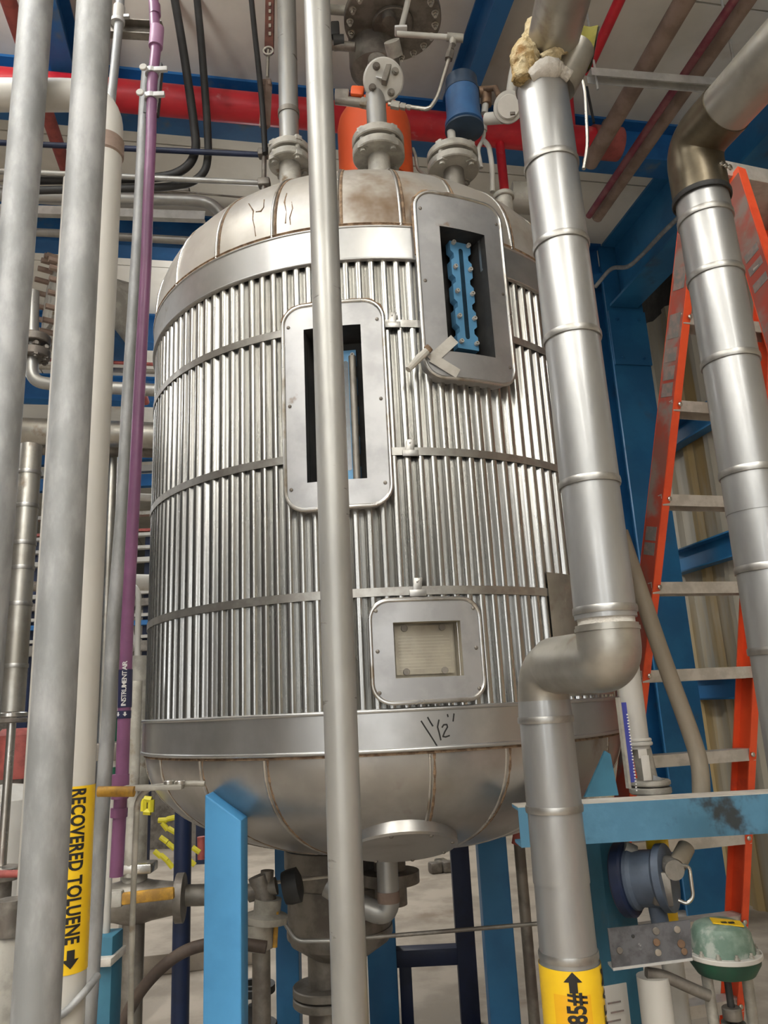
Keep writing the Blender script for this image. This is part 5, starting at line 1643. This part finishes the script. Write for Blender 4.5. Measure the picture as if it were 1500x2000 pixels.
MB().box((ptp.x, ptp.y, P(196, 1822, 2.3).z / 2), (.085, .085, P(196, 1822, 2.3).z), bev=.004).build('shaft', G['teal'], tp)
MB().box((ptp.x, ptp.y - .01, P(196, 1866, 2.3).z), (.1, .12, .02), bev=.003).build('collar', G['plast'], tp)
yt_ = thing('yellow_tag', 'bright yellow hanging tag with a cut-out, beside the thin grey conduit', 'tag', P(288, 1585, 2.9))
for a_, b_ in (((282, 1560), (296, 1562)), ((282, 1560), (281, 1584)), ((296, 1562), (295, 1586)), ((281, 1585), (295, 1586))):
    MB().tube([P(*a_, 2.9), P(*b_, 2.9)], .012, 6).build('tag_frame', G['tyel'], yt_)
chn = thing('yellow_chain', 'yellow plastic chain sagging between posts behind the tank', 'chain', P(320, 1690, 4.4))
for k, (u, v, a) in enumerate(((318, 1602, 0), (335, 1598, 10), (322, 1614, -50), (336, 1622, -30), (320, 1640, -35), (334, 1652, -40), (308, 1668, -40), (320, 1675, -40), (332, 1688, -50), (383, 1660, -35), (374, 1684, -40))):
    c = P(u, v, 4.4)
    d_ = V((cos(D(a)), 0, sin(D(a)))) * .024
    MB().tube([c - d_, c + d_], .014, 8).build('link', G['tyel'], chn)
o = MB().disc(P(398, 1650, 4.3) , (0, -1, 0), .001, .001) if False else None
ppipe('red_canister', 'small red upright canister seen beside the bright blue leg', 'canister', [(394, 1678), (393, 1634)], 4.6, 16, G['redd'], n=16)
wt = thing('white_tank', 'pale rounded insulated vessel low on the left behind the galvanised pipes', 'vessel', (*P(20, 1700, 4.5).xy, 0))
ptk = P(10, 1640, 4.5)
MB().lathe([(0, 0), (.22, 0), (.22, P(10, 1600, 4.5).z), (.19, P(10, 1560, 4.5).z), (.1, P(10, 1535, 4.5).z), (0, P(10, 1530, 4.5).z)], (ptk.x, ptk.y, 0), ZU, 36).build('shell', G['white'], wt)
rmo = thing('red_motor', 'dark red motor housing between the two thick pipes at lower left', 'motor', P(40, 1530, 5))
cmr = P(42, 1470, 5)
MB().lathe([(0, 0), (.14, 0), (.15, .03), (.15, .26), (.12, .3), (0, .3)], cmr - V((0, 0, .15)), ZU, 24).build('housing', G['redd'], rmo)
MB().tube([V((cmr.x, cmr.y, 0)), cmr], .06, 16).build('pedestal', G['dull'], rmo)
ppipe('red_pipe', 'low dark red pipe crossing behind the leftmost galvanised pipe', 'pipe', [(-40, 1708), (60, 1706), (110, 1705)], 3.4, 14, G['redd'], n=14)
gt = thing('grey_tank', 'low grey drum standing on the floor at the bottom left corner', 'drum', (*P(10, 1900, 3.0).xy, 0))
pgt = P(5, 1900, 3.0)
MB().lathe([(0, 0), (.16, 0), (.16, P(5, 1830, 3.0).z), (.13, P(5, 1800, 3.0).z), (0, P(5, 1798, 3.0).z)], (pgt.x, pgt.y, 0), ZU, 32).build('shell', G['grimy'], gt)
MB().tube([(pgt.x + .06, pgt.y - .1, P(5, 1800, 3.0).z - .02), (pgt.x + .06, pgt.y - .1, P(5, 1745, 3.0).z)], .05, 16).build('filler_neck', G['dull'], gt)
# low kerb and plinth on the floor
o = MB().box(P(330, 1900, 4.4) * 1, (.1, .1, .1)) if False else None
pk = PZ(310, 1925, .0)
o = MB().box((pk.x - .3, pk.y + .6, .06), (1.5, .9, .12), D1, D2, bev=.01).build('floor_plinth', G['conc'])
tag(o, 'low concrete plinth on the floor behind the brown hose', 'plinth')
# ================================================================== under the tank
dv = thing('drain_vessel', 'dull cylindrical vessel under the tank, mostly behind the middle steel pipe', 'vessel', (*P(665, 1800, 3.3).xy, 0))
pv = P(662, 1750, 3.3)
rv2 = wr(662, 1750, 3.3, 200)
MB().lathe([(0, P(662, 1870, 3.3).z), (rv2 * .55, P(662, 1864, 3.3).z), (rv2 * .95, P(662, 1835, 3.3).z), (rv2, P(662, 1815, 3.3).z), (rv2, P(662, 1690, 3.3).z), (rv2 * 1.05, P(662, 1688, 3.3).z), (rv2 * 1.05, 1.06), (0, 1.06)], (pv.x, pv.y, 0), ZU, 40).build('shell', G['dull'], dv)
for v in (1730, 1815):
    z = P(662, v, 3.3).z
    clampband(dv, (pv.x, pv.y, z), ZU, rv2 + .001, .03, m=G['dull'])
MB().tube([(pv.x - .06, pv.y, .0), (pv.x - .06, pv.y, P(662, 1860, 3.3).z)], .07, 24).build('outlet', G['dull'], dv)
zf_ = P(630, 1960, 3.3).z
MB().disc((pv.x - .06, pv.y, zf_), ZU, .13, .03, 28, .004).build('flange', G['dull'], dv)
MB().disc((pv.x - .06, pv.y, zf_ + .036), ZU, .13, .03, 28, .004).build('flange', G['dull'], dv)
dr = thing('drain_pipe', 'pale drain pipe with an elbow coming down behind the middle steel pipe', 'pipe', P(756, 1800, 2.9))
pdr = P(756, 1690, 2.9)
rdr = wr(756, 1720, 2.9, 42)
MB().tube(bend([V((pdr.x, pdr.y, 1.14)), V((pdr.x, pdr.y, P(756, 1790, 2.9).z)), P(700, 1768, 2.92), P(640, 1730, 2.95)], .09, 10), rdr, 24).build('pipe_run', G['steel'], dr)
MB().tube([(pdr.x, pdr.y, P(756, 1762, 2.9).z), (pdr.x, pdr.y, P(756, 1740, 2.9).z)], rdr * 1.04, 24).build('collar', G['brownp'], dr)
ppipe('steel_pipe', 'thin steel branch pipe bending out of the grimy valve under the tank', 'pipe', [(540, 1775), (560, 1810), (578, 1838), (640, 1838), (735, 1830)], 2.85, 8, G['steel'], .06, n=12)
ppipe('steel_rod', 'thin dark rod crossing the open floor under the tank', 'rod', [(700, 1833), (1062, 1803)], 2.84, 8, G['dull'], n=12)
gv = thing('grimy_valve', 'grimy control valve with a small motor, right of the bright blue leg', 'valve', P(515, 1860, 2.75))  # grimy parts; the darker steel also carries the tank's shade
yg = 2.75
MB().tube([P(505, 1710, yg), P(525, 1780, yg)], .035, 18).build('yoke', G['dull'], gv)
MB().lathe([(0, 0), (.05, 0), (.055, .02), (.055, .05), (.03, .06), (0, .06)], P(555, 1735, yg), (1, 0, .2), 20).build('hand_knob', G['black'], gv)
MB().tube([P(485, 1745, yg), P(540, 1730, yg)], .028, 18).build('cross_arm', G['dull'], gv)
MB().lathe([(0, 0), (.07, 0), (.07, .02), (.045, .03), (.045, .07), (0, .07)], P(520, 1800, yg), (.1, 0, 1), 24).build('clamp_flange', G['grimy'], gv)
MB().tube([P(500, 1850, yg), P(500, 1800, yg)], .06, 22).build('motor_can', G['grimy'], gv)
MB().tube([P(517, 1850, yg), P(522, 1700, yg)], .022, 16).build('side_column', G['dull'], gv)
MB().tube([P(480, 1730, yg + .05), P(640, 1712, yg + .15)], .006, 10).build('bright_tube', G['stain'], gv)
MB().tube([P(537, 1850, yg - .02), P(540, 1780, yg - .02)], .008, 10).build('coil_tube', G['handle'], gv)
MB().tube([V((P(510, 1850, yg).x, yg, 0)), P(510, 1845, yg)], .03, 16).build('support_stub', G['dull'], gv)
bvv = thing('gate_valve', 'small black gate valve with a handwheel low beside the bright blue leg', 'valve', (*P(498, 2000, 3.1).xy, 0))
pb = P(498, 1980, 3.1)
MB().lathe([(.060, -.012), (.075, -.012), (.075, .012), (.060, .012)], P(497, 1930, 3.1), (0, 0, 1), 26, close=True).build('handwheel', G['black'], bvv)
MB().box(P(497, 1930, 3.1), (.13, .012, .012)).build('wheel_spoke', G['black'], bvv)
MB().tube([(pb.x, pb.y, 0), (pb.x, pb.y, P(497, 1930, 3.1).z)], .012, 12).build('stem', G['black'], bvv)
MB().lathe([(0, 0), (.055, 0), (.055, pb.z - .03), (.03, pb.z), (.024, pb.z + .03), (0, pb.z + .03)], (pb.x, pb.y, 0), ZU, 22).build('body', G['black'], bvv)
MB().disc((pb.x, pb.y, pb.z - .05), ZU, .08, .02, 22, .003).build('flange', G['black'], bvv)
# navy stand behind
ns = thing('navy_stand', 'navy steel stand with a cross bar seen through the gap under the tank', 'stand', (*P(910, 1800, 4.6).xy, 0))
def post(par, u, v, Y, w, z1, m, nm='post'):
    p = P(u, v, Y)
    r = wr(u, v, Y, w)
    MB().box((p.x, p.y, z1 / 2), (2 * r, 2 * r, z1), bev=.004).build(nm, m, par)
    return p
pA = post(ns, 906, 1800, 4.4, 36, 1.25, G['navy'])
pB2 = post(ns, 748, 1900, 4.4, 56, 1.2, G['column'])
zc_ = P(830, 1866, 4.4).z
MB().box(((pA.x + pB2.x) / 2, 4.4, zc_), (pA.x - pB2.x, .09, wr(830, 1866, 4.4, 30) * 2), bev=.004).build('cross_bar', G['navy'], ns)
post(ns, 794, 1940, 4.42, 24, zc_, G['navy'])
up_pipe('conduit', 'dark upright conduit just left of the lower jacketed pipe', 'conduit', 1027, 1800, 3.3, 22, G['dull'], 0, 1.25)
ppipe('red_float', 'red rounded float beneath the right rim of the tank', 'float', [(1012, 1650), (1016, 1625)], 2.9, 26, G['redd'], n=18)
for k, (u, v) in enumerate(((850, 1694), (862, 1688), (874, 1692))):
    p = PZ(u, v, .05)
    o = MB().box((p.x, p.y, .05), (.12, .12, .1), (1, .3, 0), (-.3, 1, 0), bev=.02).build('pipe_fitting', G['dull' if k != 1 else 'stain'])
    tag(o, ('leftmost dark', 'middle shiny', 'rightmost dark')[k] + ' pipe fitting left lying on the floor far under the tank', 'fitting', 'loose fittings on the floor')
# ================================================================== light
w = bpy.data.worlds.new('world')
sc.world = w
w.use_nodes = True
w.node_tree.nodes['Background'].inputs[0].default_value = (1, .97, .91, 1)
w.node_tree.nodes['Background'].inputs[1].default_value = .42
def area(name, loc, target, sx, sy, power, col=(1, .96, .88)):
    l = bpy.data.lights.new(name, 'AREA')
    l.shape = 'RECTANGLE'
    l.size, l.size_y = sx, sy
    l.energy = power
    l.color = col
    o = bpy.data.objects.new(name, l)
    COL.objects.link(o)
    o.location = loc
    o.rotation_euler = (V(target) - V(loc)).to_track_quat('-Z', 'Y').to_euler()
    return o
def strip(a, b0, b1, z, power, w=.22, upf=.3, col=(1, .985, .955)):
    """unseen strip light along the hall, with an added up-facing twin that brightens the ceiling"""
    c = B(a, (b0 + b1) / 2, z)
    for sgn, p, dz in ((-1, power, 0), (1, power * upf, .03)):  # the upward light is added to brighten the ceiling
        l = bpy.data.lights.new('unseen_strip_light', 'AREA')
        l.shape = 'RECTANGLE'
        l.size, l.size_y = w, b1 - b0
        l.energy = p
        l.color = col
        o = bpy.data.objects.new('unseen_strip_light', l)
        COL.objects.link(o)
        o.matrix_world = Matrix((D1 * -sgn, D2, ZU * -sgn)).transposed().to_4x4()
        o.location = c + ZU * dz
strip(-2.5, -7.6, .6, 4.75, 270, .16, 1.5)
strip(.7, -7.6, -.6, 4.75, 130, .16, 2.0)
strip(-1.2, .9, 2.05, 4.78, 40, .16, 4.0)  # short row added out of view to brighten the near ceiling
# area lights added behind the camera for streaks on tank and pipes
def rear_light(a, z, w, h, power):
    l = bpy.data.lights.new('added_rear_light', 'AREA')
    l.shape = 'RECTANGLE'
    l.size, l.size_y = w, h
    l.energy = power
    l.color = (.97, .99, 1)
    o = bpy.data.objects.new('added_rear_light', l)
    COL.objects.link(o)
    o.matrix_world = Matrix((-D1, ZU, -D2)).transposed().to_4x4()
    o.location = B(a, -8.0, z)
rear_light(-5.6, 2.2, .9, 3.6, 120)
rear_light(-1.2, 2.6, .7, 3.0, 70)
strip(-4.6, 4.5, 12, 4.75, 160, .22, .7)  # this row and the next are added to light the background
strip(.2, 5.6, 12, 4.75, 190, .22, .6)
vs_ = sc.view_settings
vs_.view_transform = 'Standard'
vs_.look = 'None'
vs_.gamma = 1
vs_.use_curve_mapping = False
vs_.exposure = -.16
